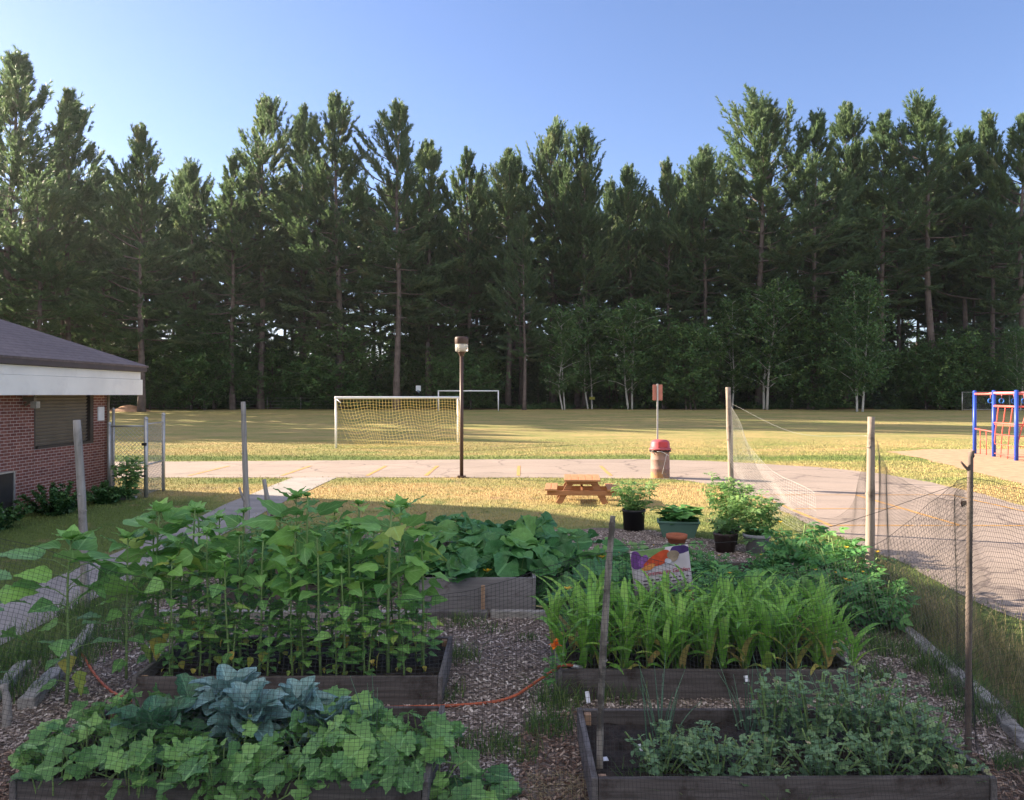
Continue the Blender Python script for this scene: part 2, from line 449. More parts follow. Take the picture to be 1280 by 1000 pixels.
def chips():
    n = 95000
    y = 4.2 + (14.9 - 4.2) * rng.random(n) ** 1.5
    x = rng.uniform(-4.8, 4.7, n)
    p = np.stack([x, y], 1)
    p = p[inside(p, MUL)]
    n = len(p)
    L = rng.uniform(0.008, 0.03, n); W = rng.uniform(0.004, 0.011, n)
    az = rng.uniform(0, 2 * PI, n); til = rng.normal(0, 0.28, n); rol = rng.normal(0, 0.3, n)
    ax = np.stack([np.cos(az) * np.cos(til), np.sin(az) * np.cos(til), np.sin(til)], 1)
    bx = np.stack([-np.sin(az) * np.cos(rol), np.cos(az) * np.cos(rol), np.sin(rol)], 1)
    c = np.stack([p[:, 0], p[:, 1], 0.012 + rng.random(n) * 0.014], 1)
    up = np.cross(ax, bx)
    v = []
    for sx, sy in ((-1, -0.6), (0.7, -1), (1, 0.7), (-0.8, 1)):
        v.append(c + ax * (L * sx)[:, None] + bx * (W * sy)[:, None])
    for sx, sy in ((-1, -0.6), (0.7, -1), (1, 0.7), (-0.8, 1)):
        v.append(c + ax * (L * sx)[:, None] + bx * (W * sy)[:, None] - up * 0.004)
    v = np.stack(v, 1).reshape(-1, 3)
    k = (np.arange(n) * 8)[:, None]
    f = np.concatenate([k + np.array([[0, 1, 2, 3]]), k + np.array([[0, 4, 5, 1]]), k + np.array([[1, 5, 6, 2]]), k + np.array([[2, 6, 7, 3]]), k + np.array([[3, 7, 4, 0]])])
    a = np.repeat(np.stack([rng.random(n), rng.random(n), np.zeros(n)], 1), 8, 0)
    # redder, fresher chips towards the front of the middle aisle and the front right
    red = np.repeat(((p[:, 1] < 5.9 + 0.5 * np.sin(p[:, 0] * 3)) & (p[:, 0] > 0.05)) * 1.0, 8)
    red = np.maximum(red, np.repeat((p[:, 1] < 5.5 + 0.3 * np.sin(p[:, 0] * 5)) * (p[:, 0] < -2.5) * 1.0, 8))
    a[:, 2] = red * (rng.random(len(red)) * 0 + 1)
    m, nt, b = newmat('wood_chip')
    at = N(nt, 'ShaderNodeAttribute', attribute_name='lc'); sp = N(nt, 'ShaderNodeSeparateColor'); nt.links.new(at.outputs['Color'], sp.inputs[0])
    g = ramp(nt, sp.outputs[0], [(0.0, (0.09, 0.070, 0.062)), (0.3, (0.25, 0.20, 0.175)), (0.7, (0.42, 0.35, 0.315)), (0.93, (0.58, 0.50, 0.46)), (1.0, (0.70, 0.64, 0.59))]).outputs[0]
    r = ramp(nt, sp.outputs[0], [(0.0, (0.07, 0.042, 0.03)), (0.45, (0.2, 0.125, 0.092)), (0.8, (0.34, 0.235, 0.18)), (1.0, (0.54, 0.43, 0.34))]).outputs[0]
    nt.links.new(mixc(nt, sp.outputs[2], g, r), b.inputs['Base Color']); b.inputs['Roughness'].default_value = 0.9
    mb = MB(); mb.add(v, f, a)
    tag(mb.build('wood_chips', m, None, False), 'loose grey and brown wood chips covering the garden aisles', None, None, 'stuff')
chips()

def blades(name, pts, h, w, mat, rnd=None, lean=0.35, label=''):
    n = len(pts)
    z0 = pts[:, 2] if pts.shape[1] > 2 else np.zeros(n)
    az = rng.uniform(0, 2 * PI, n)
    ln = np.abs(rng.normal(0, lean, n)) * h
    d = np.stack([np.cos(az), np.sin(az)], 1)
    pw = rng.uniform(0, 2 * PI, n); e = np.stack([np.cos(pw), np.sin(pw)], 1) * (w / 2)[:, None]
    b0 = np.column_stack([pts[:, :2] - e, z0]); b1 = np.column_stack([pts[:, :2] + e, z0])
    mid = pts[:, :2] + d * (ln * 0.35)[:, None]
    m0 = np.column_stack([mid - e * 0.75, z0 + h * 0.6]); m1 = np.column_stack([mid + e * 0.75, z0 + h * 0.6])
    t = np.column_stack([pts[:, :2] + d * ln[:, None], z0 + h])
    v = np.stack([b0, b1, m1, m0, t], 1).reshape(-1, 3)
    k = (np.arange(n) * 5)[:, None]
    q = k + np.array([[0, 1, 2, 3]]); tr = k + np.array([[3, 2, 4]])
    r = rng.random(n) if rnd is None else rnd
    a = np.repeat(np.stack([r, np.full(n, .5), np.full(n, .5)], 1), 5, 0)
    mb = MB(); mb.add(v, [q, tr], a)
    return tag(mb.build(name, mat, None, False), label, None, None, 'stuff')

def lawn_blades():
    n = 420000
    y = 3.5 + 44 * rng.random(n) ** 1.4
    x = (rng.random(n) * 2 - 1) * (0.70 * y + 1.5)
    p = np.stack([x, y], 1)
    pj = p + rng.normal(0, .09, p.shape)
    keep = ~(inside(pj, PAVE) | inside(pj * [1, 1], WALK) | inside(p, MUL) | inside(p, SANDP)) & ~((x < -10.7) & (y < 20.6))
    p = p[keep]; n = len(p)
    d = p[:, 1]
    h = rng.uniform(0.018, 0.045, n) * (0.9 + d / 45) * np.clip((49 - d) / 18, .1, 1)
    shade = (p[:, 1] < 13); h[shade] *= 1.3
    blades('lawn_grass', p, h, 0.003 + 0.00042 * d, M_LAWN, None, 0.5, 'short mown grass of the lawn and the near playing field')
lawn_blades()

M_WEED = leafmat('weed_leaf', [(0.0, (0.041, 0.101, 0.024)), (0.6, (0.081, 0.169, 0.041)), (1.0, (0.216, 0.257, 0.095))], 0.6, 0.25, mottle=0.2)
M_DRYGRASS = leafmat('dry_grass', [(0.0, (0.10, 0.12, 0.04)), (0.5, (0.2, 0.17, 0.08)), (1.0, (0.38, 0.3, 0.17))], 0.7, 0.2, mottle=0.2)
def tufts():
    P = []; Hh = []
    spots = [gp(570, 825) + (0.22, 90, 0.16), gp(600, 935) + (0.28, 110, 0.12), gp(640, 940) + (0.22, 70, 0.1), gp(575, 780) + (0.28, 80, 0.14), gp(615, 790) + (0.18, 30, 0.1),
             gp(600, 760) + (0.2, 40, 0.15), gp(690, 915) + (0.2, 90, 0.2), gp(700, 880) + (0.22, 120, 0.22), gp(760, 868) + (0.35, 150, 0.2), gp(655, 950) + (0.1, 30, 0.08), gp(545, 870) + (0.25, 100, 0.14),
             gp(1110, 815) + (0.3, 150, 0.2), gp(1170, 840) + (0.25, 160, 0.25), gp(1140, 790) + (0.3, 130, 0.2), gp(1240, 900) + (0.3, 170, 0.2), gp(1090, 765) + (0.3, 150, 0.25), gp(1060, 770) + (0.25, 100, 0.2),
             gp(1200, 870) + (0.25, 120, 0.2), gp(1080, 850) + (0.25, 80, 0.2), gp(1040, 850) + (0.2, 70, 0.16), gp(870, 940) + (0.6, 60, 0.15), gp(1120, 900) + (0.2, 60, 0.15), gp(1265, 960) + (0.12, 70, 0.12),
             gp(230, 790) + (0.5, 200, 0.18), gp(150, 800) + (0.5, 260, 0.25), gp(60, 830) + (0.5, 260, 0.22), gp(20, 870) + (0.3, 120, 0.2), gp(130, 770) + (0.5, 200, 0.25), gp(210, 740) + (0.4, 160, 0.2), gp(280, 770) + (0.4, 120, 0.15),
             gp(660, 800) + (0.1, 30, 0.08), gp(1010, 770) + (0.3, 120, 0.25), gp(1100, 735) + (0.4, 200, 0.3), gp(840, 992, 0) + (0.3, 120, 0.22), gp(980, 998) + (0.35, 110, 0.2)]
    for x, y, z, r, n, h in spots:
        a = rng.uniform(0, 2 * PI, n); q = r * np.sqrt(rng.random(n))
        P.append(np.stack([x + q * np.cos(a), y + q * np.sin(a) * 0.8, np.full(n, 0.01)], 1)); Hh.append(h * rng.uniform(0.4, 1.1, n))
    P = np.concatenate(P); Hh = np.concatenate(Hh)
    rep = 2
    P = np.concatenate([P + np.column_stack([rng.normal(0, .03, (len(P), 2)), np.zeros(len(P))]) for _ in range(rep)]); Hh = np.tile(Hh, rep)
    blades('weeds', P, Hh, np.full(len(P), 0.008), M_WEED, None, 0.7, 'tufts of green weedy grass growing through the wood chips')
    # tall unmown grass along the fence and the timber edging
    n = 5200
    y = rng.uniform(5.2, 12.5, n); x = 4.15 + 0.1 * (y - 5) + rng.normal(0.25, 0.3, n)
    k = np.where(y < 9, 1, 0.8)
    blades('tall_grass', np.stack([x, y, np.full(n, 0.01)], 1), rng.uniform(0.06, 0.34, n) * k, np.full(n, 0.007), M_DRYGRASS, rng.random(n) * 0.75, 0.55, 'tall unmown grass and weeds along the right hand fence')
    n = 3500
    y = rng.uniform(5.5, 13, n); x = -4.75 + rng.normal(-0.1, 0.3, n)
    blades('tall_grass', np.stack([x, y, np.full(n, 0.01)], 1), rng.uniform(0.06, 0.26, n), np.full(n, 0.007), M_WEED, None, 0.55, 'tall green grass and weeds between the garden and the walkway')
    # straw laid round the bed at the front
    n = 1100
    x = np.concatenate([rng.uniform(0.1, 0.55, n // 2), rng.uniform(0.6, 2.9, n - n // 2)]); y = np.concatenate([rng.uniform(4.6, 5.3, n // 2), rng.uniform(5.85, 6.5, n - n // 2)])
    blades('straw', np.stack([x, y, np.full(n, 0.03)], 1), rng.uniform(0.01, 0.03, n), np.full(n, 0.006), M_DRYGRASS, 0.7 + 0.3 * rng.random(n), 4.5, 'pale dry straw lying on the wood chips')
tufts()
# ------------------------------------------------------------------ brick building at the left
def brick_mat(flip=False):
    m, nt, b = newmat('brick')
    tc = N(nt, 'ShaderNodeTexCoord'); sp = N(nt, 'ShaderNodeSeparateXYZ'); nt.links.new(tc.outputs['Object'], sp.inputs[0])
    cb = N(nt, 'ShaderNodeCombineXYZ'); nt.links.new(sp.outputs[0 if flip else 1], cb.inputs[0]); nt.links.new(sp.outputs[2], cb.inputs[1])
    br = N(nt, 'ShaderNodeTexBrick'); nt.links.new(cb.outputs[0], br.inputs['Vector'])
    br.inputs['Scale'].default_value = 1.0; br.inputs['Brick Width'].default_value = 0.212; br.inputs['Row Height'].default_value = 0.068
    br.inputs['Mortar Size'].default_value = 0.007; br.inputs['Mortar Smooth'].default_value = 0.2; br.inputs['Bias'].default_value = -0.1
    br.inputs['Color1'].default_value = rgb((0.225, 0.088, 0.066)); br.inputs['Color2'].default_value = rgb((0.15, 0.05, 0.042))
    br.inputs['Mortar'].default_value = rgb((0.46, 0.38, 0.34))
    n = noise(nt, 7, tc.outputs['Object'], 4)
    c = mixc(nt, 0.6, br.outputs['Color'], ramp(nt, n, [(0.3, (0.65, 0.65, 0.65)), (0.7, (1.25, 1.2, 1.2))]).outputs[0], 'MULTIPLY')
    nt.links.new(c, b.inputs['Base Color']); b.inputs['Roughness'].default_value = 0.88
    bump(nt, b, br.outputs['Fac'], -0.5, 0.01)
    return m
M_BRICK = brick_mat(); M_BRICKX = brick_mat(True)
M_FASCIA = plain('fascia_board', (0.80, 0.78, 0.74), 0.55, var=0.06, scale=1.2, bmp=0.05, stain=(0.72, 0.70, 0.67))
M_DRIP = plain('roof_edge_metal', (0.085, 0.07, 0.075), 0.5, var=0.12, scale=3, bmp=0.05)
def roof_mat():
    m, nt, b = newmat('roof_shingle')
    P = objco(nt)
    w = N(nt, 'ShaderNodeTexWave', wave_type='BANDS', bands_direction='Z'); w.inputs['Scale'].default_value = 4.2; w.inputs['Distortion'].default_value = 1.0
    nt.links.new(P, w.inputs['Vector'])
    n = noise(nt, 9, P, 5, 0.7)
    c = ramp(nt, n, [(0.3, (0.13, 0.105, 0.11)), (0.7, (0.20, 0.168, 0.172))]).outputs[0]
    lines = ramp(nt, w.outputs['Fac'], [(0.0, (0.6, 0.6, 0.6)), (0.25, (1, 1, 1))]).outputs[0]; c = mixc(nt, 0.6, c, lines, 'MULTIPLY')
    n6 = ramp(nt, noise(nt, 0.7, P, 5, .6), [(.35, (.8, .8, .8)), (.65, (1.15, 1.12, 1.1))]).outputs[0]; c = mixc(nt, 0.8, c, n6, 'MULTIPLY')
    nt.links.new(c, b.inputs['Base Color']); b.inputs['Roughness'].default_value = 0.85
    bump(nt, b, w.outputs['Fac'], 0.25, 0.02)
    return m
M_ROOF = roof_mat()
M_LOUVER = plain('louver_metal', (0.23, 0.19, 0.145), 0.6, var=0.12, scale=2, bmp=0.05)
M_DARK = plain('dark_metal', (0.03, 0.028, 0.027), 0.5, var=0.2, scale=4, bmp=0.05)
M_GALV = plain('galvanised_steel', (0.42, 0.42, 0.42), 0.45, metal=0.6, var=0.15, scale=8, bmp=0.05)
M_PLASTIC_W = plain('white_plastic', (0.72, 0.72, 0.74), 0.5, var=0.06, scale=8, bmp=0.0)
M_CONCB = plain('grey_block', (0.3, 0.29, 0.28), 0.8, var=0.15)

WX, WY = -10.7, 20.75     # plane of the wall, its far corner
bld = thing('brick_building', 'low red brick school building with white fascia and dark hipped roof', 'building', (WX, WY, 0))
def L(x, y, z): return (x - WX, y - WY, z)
def wall_poly(name, quads, m, parent):
    mb = MB()
    for q in quads:
        mb.add(np.array([L(*p) for p in q]), np.array([[0, 1, 2, 3]]))
    return mb.build(name, m, parent, False)
V0, V1, VZ = 17.55, 20.05, 1.36      # the louvred opening
Y0 = 0.5
top = 2.62
wq = [[(WX, Y0, -0.1), (WX, V0, -0.1), (WX, V0, top), (WX, Y0, top)],
      [(WX, V0, -0.1), (WX, V1, -0.1), (WX, V1, VZ), (WX, V0, VZ)],
      [(WX, V1, -0.1), (WX, WY, -0.1), (WX, WY, top), (WX, V1, top)]]
rv = 0.16    # reveals
wq += [[(WX, V0, VZ), (WX - rv, V0, VZ), (WX - rv, V0, top), (WX, V0, top)], [(WX, V1, VZ), (WX, V1, top), (WX - rv, V1, top), (WX - rv, V1, VZ)],
       [(WX, V0, VZ), (WX, V1, VZ), (WX - rv, V1, VZ), (WX - rv, V0, VZ)]]
wall = wall_poly('wall', wq, M_BRICK, bld)
wall_poly('end_wall', [[(WX, WY, -0.1), (WX - 8.6, WY, -0.1), (WX - 8.6, WY, top), (WX, WY, top)]], M_BRICKX, bld)
# louvre
mb = MB()
for k in range(15):
    z = VZ + 0.05 + k * (top - VZ - 0.06) / 15
    box(mb, L(WX - 0.09, (V0 + V1) / 2 - 0.06, z + 0.03), (0.012, V1 - V0 - 0.26, 0.11), ry=rad(38))
lv = mb.build('louver_vent', M_LOUVER, bld, False)
mb = MB(); box(mb, L(WX - 0.155, (V0 + V1) / 2, (VZ + top) / 2), (0.01, V1 - V0, top - VZ)); mb.build('vent_backing', M_DARK, lv, False)
mb = MB()
box(mb, L(WX - 0.05, V1 - 0.08, (VZ + top) / 2), (0.1, 0.15, top - VZ - 0.01)); box(mb, L(WX - 0.05, V0 + 0.03, (VZ + top) / 2), (0.1, 0.05, top - VZ - 0.01)); box(mb, L(WX - 0.05, (V0 + V1) / 2, VZ + 0.035), (0.11, V1 - V0 - 0.28, 0.06))
mb.build('vent_frame', plain('vent_frame_brown', (0.06, 0.048, 0.04), 0.6, var=0.1), lv, False)
# eave: soffit, fascia boards, roof
EX, EY, EZ = -10.08, 21.4, 3.46
FZ0 = 2.585
mb = MB(); box(mb, L((WX - 8.6 + EX - 0.05) / 2, (Y0 + EY - 0.1) / 2, 2.64), (EX - 0.05 - WX + 8.6, EY - 0.1 - Y0, 0.04)); mb.build('soffit', M_FASCIA, bld, False)
mb = MB()
box(mb, L(EX - 0.02, (Y0 + 15.3) / 2, (FZ0 + 3.0) / 2), (0.04, 15.3 - Y0 - 0.012, 3.0 - FZ0), 0)
box(mb, L(EX - 0.02, (15.3 + EY) / 2, (FZ0 + 3.0) / 2), (0.04, EY - 15.3, 3.0 - FZ0), 0)
box(mb, L(EX - 0.035, (Y0 + 15.3) / 2, 3.105), (0.03, 15.3 - Y0 - 0.012, 0.2), 0)
box(mb, L(EX - 0.035, (15.3 + EY) / 2 - 0.04, 3.105), (0.03, EY - 15.3 - 0.08, 0.2), 0)
box(mb, L(EX - 4.7, EY - 0.02, (FZ0 + 3.0) / 2), (9.33, 0.04, 3.0 - FZ0)); box(mb, L(EX - 4.7, EY - 0.06, 3.105), (9.33, 0.03, 0.2))
mb.build('fascia', M_FASCIA, bld, False, 0.004)
mb = MB()
box(mb, L(EX + 0.03, (Y0 + EY + 0.08) / 2, 3.29), (0.1, EY + 0.08 - Y0, 0.15)); box(mb, L(EX - 4.7, EY + 0.05, 3.29), (9.3, 0.1, 0.15))
dr = mb.build('roof_edge', M_DRIP, bld, False, 0.006)
mb = MB(); box(mb, L(EX + 0.082, (Y0 + EY + 0.08) / 2, 3.345), (0.008, EY + 0.08 - Y0, 0.02)); mb.build('drip_trim', M_GALV, dr, False)
S = 0.43; WD = 4.75
mb = MB()
r0 = (EX + 0.11, Y0, 3.37); r1 = (EX + 0.11, EY + 0.14, 3.37); r2 = (EX + 0.11 - WD, EY + 0.14 - WD, 3.37 + S * WD); r3 = (EX + 0.11 - WD, Y0, 3.37 + S * WD)
r4 = (EX + 0.11 - 2 * WD, EY + 0.14, 3.37); r5 = (EX + 0.11 - 2 * WD, Y0, 3.37)
mb.add(np.array([L(*p) for p in (r0, r1, r2, r3)]), np.array([[0, 1, 2, 3]])); mb.add(np.array([L(*p) for p in (r1, r4, r2)]), np.array([[0, 1, 2]])); mb.add(np.array([L(*p) for p in (r4, r5, r3, r2)]), np.array([[0, 1, 2, 3]]))
o = mb.build('roof', M_ROOF, bld, False)
sd = o.modifiers.new('thick', 'SOLIDIFY'); sd.thickness = 0.05; sd.offset = -1
# small things on the wall
mb = MB(); box(mb, L(WX + 0.015, 20.38, 2.1), (0.03, 0.3, 0.36)); mb.build('wall_plaque', M_PLASTIC_W, bld, False, 0.006)
mb = MB()
box(mb, L(WX + 0.12, 17.2, 2.50), (0.24, 0.1, 0.1), 0); beam(mb, L(WX + 0.02, 17.2, 2.36), L(WX + 0.26, 17.2, 2.57), 0.05, 0.05)
lb = mb.build('lamp_bracket', M_LOUVER, bld, False)
mb = MB(); box(mb, L(WX + 0.24, 17.2, 2.37), (0.14, 0.14, 0.15)); mb.build('lamp_head', plain('lamp_housing', (0.42, 0.38, 0.32), 0.5), lb, False, 0.01)
mb = MB(); box(mb, L(WX + 0.05, 16.15, 0.55), (0.1, 1.02, 0.78)); wb = mb.build('window_box', M_DARK, bld, False, 0.004)
mb = MB()
for yy in (15.62, 16.68): box(mb, L(WX + 0.06, yy, 0.55), (0.13, 0.035, 0.85))
box(mb, L(WX + 0.06, 16.15, 0.96), (0.13, 1.02, 0.035)); box(mb, L(WX + 0.06, 16.15, 0.14), (0.13, 1.02, 0.035))
mb.build('window_frame', M_GALV, wb, False)
mb = MB(); tube(mb, [L(WX + 0.06, 20.66, 2.6), L(WX + 0.06, 20.66, 0.05)], 0.035, 10); mb.build('downspout', M_LOUVER, bld)

# unseen gabled block added left of view, its gable shaped to shade the garden
shade_block = thing('shade_gable_block', 'unseen tall brick block with a gable, added left of the low building to shade the garden', 'building', (-29.8, 25.4, 0))
gm = MB(); x0, x1, ya, yb, ez, pz = -16, 9.2, -60, 0.0, 8.2, 14.0
gm.add(np.array([(x1, ya, -.1), (x1, yb, -.1), (x1, yb, ez), (x1, ya, ez)]), np.array([[0, 1, 2, 3]]))
gm.add(np.array([(x0, ya, -.1), (x0, yb, -.1), (x0, yb, ez - 1), (x0, ya, ez - 1)]), np.array([[0, 1, 2, 3]]))
gm.build('wall', M_BRICK, shade_block, False)
gm = MB(); gm.add(np.array([(x0, yb, -.1), (x1, yb, -.1), (x1, yb, ez), (0, yb, pz), (x0, yb, ez - 1)]), np.array([[0, 1, 2, 3, 4]])); gm.build('gable_wall', M_BRICKX, shade_block, False)
gm = MB(); gm.add(np.array([(x1 + .15, ya, ez - .05), (x1 + .15, yb + .1, ez - .05), (0, yb + .1, pz + .05), (0, ya, pz + .05), (x0, yb + .1, ez - 1), (x0, ya, ez - 1)]), np.array([[0, 1, 2, 3], [3, 2, 4, 5]]))
o = gm.build('roof', M_ROOF, shade_block, False); sd = o.modifiers.new('thick', 'SOLIDIFY'); sd.thickness = 0.2

# ------------------------------------------------------------------ chain link gate by the building
def chain_mesh(mb, p, q, z0, z1, cell=0.07, r=0.0046):
    p = np.array(p[:2], float); q = np.array(q[:2], float); Lg = np.linalg.norm(q - p); u = (q - p) / Lg
    hh = z1 - z0
    s = -hh
    while s < Lg:
        for sg in (1, -1):
            a0, a1 = s, s + hh
            lo, hi = max(a0, 0), min(a1, Lg)
            if hi - lo > 0.02:
                f0, f1 = (lo - a0) / hh, (hi - a0) / hh
                if sg < 0: f0, f1 = 1 - f0, 1 - f1
                A = p + u * lo; B = p + u * hi
                tube(mb, [(A[0], A[1], z0 + hh * f0), (B[0], B[1], z0 + hh * f1)], r, 3, cap=False)
        s += cell * 1.414
gate = thing('chain_link_gate', 'galvanised chain link gate beside the corner of the brick building', 'gate', (-10.1, 19.75, 0))
def G(p): return (p[0] + 10.1, p[1] - 19.75, p[2] if len(p) > 2 else 0)
pB, pC, pD, pA = (-10.12, 19.7), (-9.22, 19.75), (-9.36, 21.05), (-10.45, 20.55)
for p, z, r in ((pB, 1.85, .045), (pC, 1.98, .05), (pD, 2.05, .045), (pA, 2.2, .035)):
    mb = MB(); tube(mb, [G((p[0], p[1], -0.1)), G((p[0], p[1], z))], r, 12)
    lathe(mb, [(r + .006, z), (r + .006, z + .02), (r * .7, z + .05), (0.001, z + .065)], 12, G((p[0], p[1], 0))); mb.build('post', M_GALV, gate)
for a, b, z in ((pB, pC, 1.8), (pC, pD, 1.85), (pC, pD, 0.82), (pA, pB, 1.78)):
    mb = MB(); tube(mb, [G((a[0], a[1], z)), G((b[0], b[1], z))], 0.022, 8); mb.build('rail', M_GALV, gate)
mb = MB(); tube(mb, [G((pB[0], pB[1], 0.72)), G((pC[0], pC[1], 0.90))], 0.022, 8); mb.build('brace', M_GALV, gate)
mb = MB(); chain_mesh(mb, G(pB), G(pC), 0.08, 1.8); chain_mesh(mb, G(pC), G(pD), 0.08, 1.85); chain_mesh(mb, G(pA), G(pB), 0.08, 1.8)
mb.build('wire_mesh', M_GALV, gate)
mb = MB(); box(mb, G((pC[0] - 0.02, pC[1] - 0.06, 1.35)), (0.12, 0.05, 0.07)); mb.build('latch', M_DARK, gate, False, 0.01); mb = MB(); box(mb, G((pC[0] - 0.03, pC[1] - 0.07, 0.55)), (0.1, 0.05, 0.05)); mb.build('latch', M_DARK, gate, False, 0.01)
mb = MB(); box(mb, (-9.75, 19.45, 0.03), (0.75, 0.35, 0.07)); tag(mb.build('stepping_stone', M_CONC, None, False, 0.01), 'pale concrete slab on the ground below the chain link gate', 'slab')

# ------------------------------------------------------------------ lamp post
M_BRONZE = plain('bronze_paint', (0.07, 0.042, 0.036), 0.45, var=0.15, scale=3, bmp=0.03)
mglass, nt, b = newmat('lamp_lens'); b.inputs['Base Color'].default_value = rgb((0.75, 0.72, 0.66)); b.inputs['Roughness'].default_value = 0.15; b.inputs['Transmission Weight'].default_value = 0.6
lp = thing('street_lamp', 'brown steel lamp post with clear lens at the near edge of the drive', 'lamp post', gp(577, 597))
mb = MB(); tube(mb, [(0, 0, -0.1), (0, 0, 3.85)], 0.058, 16); lathe(mb, [(0.058, 3.78), (0.1, 3.88), (0.15, 3.95)], 16); mb.build('pole', M_BRONZE, lp)
mb = MB(); box(mb, (0, 0, 0.03), (0.26, 0.26, 0.06)); mb.build('base_plate', M_BRONZE, lp, False, 0.01)
mb = MB(); lathe(mb, [(0.13, 3.93), (0.2, 3.95), (0.205, 4.18), (0.19, 4.18)], 20); mb.build('lens', mglass, lp)
mb = MB(); lathe(mb, [(0.02, 4.0), (0.09, 4.02), (0.05, 4.14)], 10); mb.build('bulb', M_PLASTIC_W, lp)
mb = MB(); lathe(mb, [(0.0, 4.17), (0.21, 4.17), (0.215, 4.36), (0.19, 4.4), (0.0, 4.41)], 20); mb.build('lamp_housing', M_BRONZE, lp, True, 0.008)

# ------------------------------------------------------------------ road sign seen from behind
sg = thing('road_sign', 'back of a small reddish sign on a grey steel post behind the barrel', 'sign', (4.64, 25.0, 0))
mb = MB(); box(mb, (0, 0, 1.45), (0.05, 0.035, 2.98)); mb.build('sign_post', M_GALV, sg, False, 0.004)
mb = MB(); box(mb, (0.01, 0.03, 2.66), (0.31, 0.012, 0.5)); mb.build('sign_panel', plain('sign_back', (0.42, 0.17, 0.13), 0.6, var=0.1), sg, False, 0.03)

# ------------------------------------------------------------------ waste barrel
br = thing('trash_barrel', 'rusty steel drum with a red domed lid used as a litter bin', 'trash barrel', (4.62, 24.45, 0))
mdrum, nt, b = newmat('drum_paint')
P = objco(nt); sp = N(nt, 'ShaderNodeSeparateXYZ'); nt.links.new(P, sp.inputs[0])
c1 = ramp(nt, sp.outputs[2], [(0.0, (0.34, 0.18, 0.08)), (0.16, (0.36, 0.2, 0.10)), (0.22, (0.26, 0.14, 0.12)), (0.6, (0.28, 0.18, 0.155)), (0.85, (0.34, 0.2, 0.14))]).outputs[0]
nn = noise(nt, 4.5, P, 6, 0.7); k = ramp(nt, nn, [(0.5, (0, 0, 0)), (0.6, (1, 1, 1))]).outputs[0]
nt.links.new(mixc(nt, k, c1, (0.22, 0.15, 0.13)), b.inputs['Base Color']); b.inputs['Roughness'].default_value = 0.7
mb = MB(); lathe(mb, [(0.0, 0.0), (0.29, 0.0), (0.295, 0.02), (0.29, 0.27), (0.302, 0.29), (0.29, 0.31), (0.29, 0.56), (0.302, 0.58), (0.29, 0.6), (0.29, 0.84), (0.3, 0.86), (0.0, 0.861)], 28); mb.build('drum', mdrum, br)
mlid = plain('red_plastic', (0.36, 0.07, 0.09), 0.5, var=0.12, scale=5, bmp=0.05)
mb = MB(); lathe(mb, [(0.3, 0.88), (0.345, 0.88), (0.35, 0.915), (0.305, 0.935), (0.295, 1.08), (0.27, 1.145), (0.2, 1.185), (0.0, 1.195)], 28); mb.build('lid', mlid, br)
mb = MB(); box(mb, (0.03, -0.292, 1.05), (0.3, 0.02, 0.17)); mb.build('lid_flap', plain('red_flap', (0.43, 0.05, 0.065), 0.5, var=0.1), br, False, 0.012)
mbag, nt, b = newmat('bin_bag'); b.inputs['Base Color'].default_value = rgb((0.015, 0.015, 0.018)); b.inputs['Roughness'].default_value = 0.3
mb = MB()
pr = []
for i in range(29):
    a = i * 2 * PI / 28
    pr.append((0.31 * math.cos(a), 0.31 * math.sin(a), 0.84 + 0.025 * math.sin(i * 2.3)))
tube(mb, pr, 0.022, 6, cap=False); tube(mb, [(-.2, -.25, .84), (-.24, -.25, .78), (-.18, -.27, .72)], [.03, .02, .005], 6); mb.build('bin_bag', mbag, br)
mb = MB()
tube(mb, smooth_line([(-0.15, -0.3, 0.84), (0.02, -0.34, 0.82), (0.22, -0.27, 0.70)]), 0.007, 5); tube(mb, [(0.14, -0.31, 0.76), (0.0, -0.33, 0.15)], 0.005, 5); mb.build('cord', M_PLASTIC_W, br)

# ------------------------------------------------------------------ picnic table (child size), end towards the camera
M_CEDAR = woodmat('new_cedar', (0.339, 0.156, 0.076), (0.500, 0.267, 0.142), None, 0.6, (22, 1.5, 22), 0.2)
M_CEDARX = woodmat('cedar_cross', (0.268, 0.115, 0.056), (0.419, 0.202, 0.101), None, 0.6, (1.5, 22, 22), 0.2)
pt = thing('picnic_table', 'small new wooden picnic table with attached benches on the dry lawn', 'picnic table', (1.67, 19.0, 0), rad(-4))
TL = 1.3
mb = MB()
for i in range(5):
    box(mb, (-0.32 + i * 0.172, 0.05, 0.572), (0.166, TL - 0.02 * (i % 2), 0.042))
top_ = mb.build('tabletop', M_CEDAR, pt, False, 0.006)
for sx in (-1, 1):
    mb = MB()
    for i in range(2): box(mb, (sx * (0.66 + i * 0.15) + 0.02, 0.05, 0.35), (0.143, TL, 0.042))
    mb.build('bench', M_CEDAR, pt, False, 0.006)
for y in (-0.42, 0.52):
    mb = MB(); box(mb, (0.02, y - 0.06, 0.27), (1.66, 0.04, 0.115)); mb.build('seat_beam', M_CEDARX, pt, False, 0.005)
    mb = MB(); box(mb, (0.02, y - 0.06, 0.515), (0.74, 0.04, 0.08)); mb.build('top_beam', M_CEDARX, pt, False, 0.005)
    for sx in (-1, 1):
        mb = MB(); beam(mb, (0.02 + sx * 0.56, y, 0.0), (0.02 + sx * 0.24, y, 0.555), 0.14, 0.042, (0, 1, 0)); mb.build('leg', M_CEDARX, pt, False, 0.004)
mb = MB(); beam(mb, (0.02, -0.38, 0.30), (0.02, 0.0, 0.54), 0.05, 0.05); mb.build('brace', M_CEDARX, pt, False, 0.004)
mb = MB(); beam(mb, (0.02, 0.5, 0.30), (0.02, 0.12, 0.54), 0.05, 0.05); mb.build('brace', M_CEDARX, pt, False, 0.004)

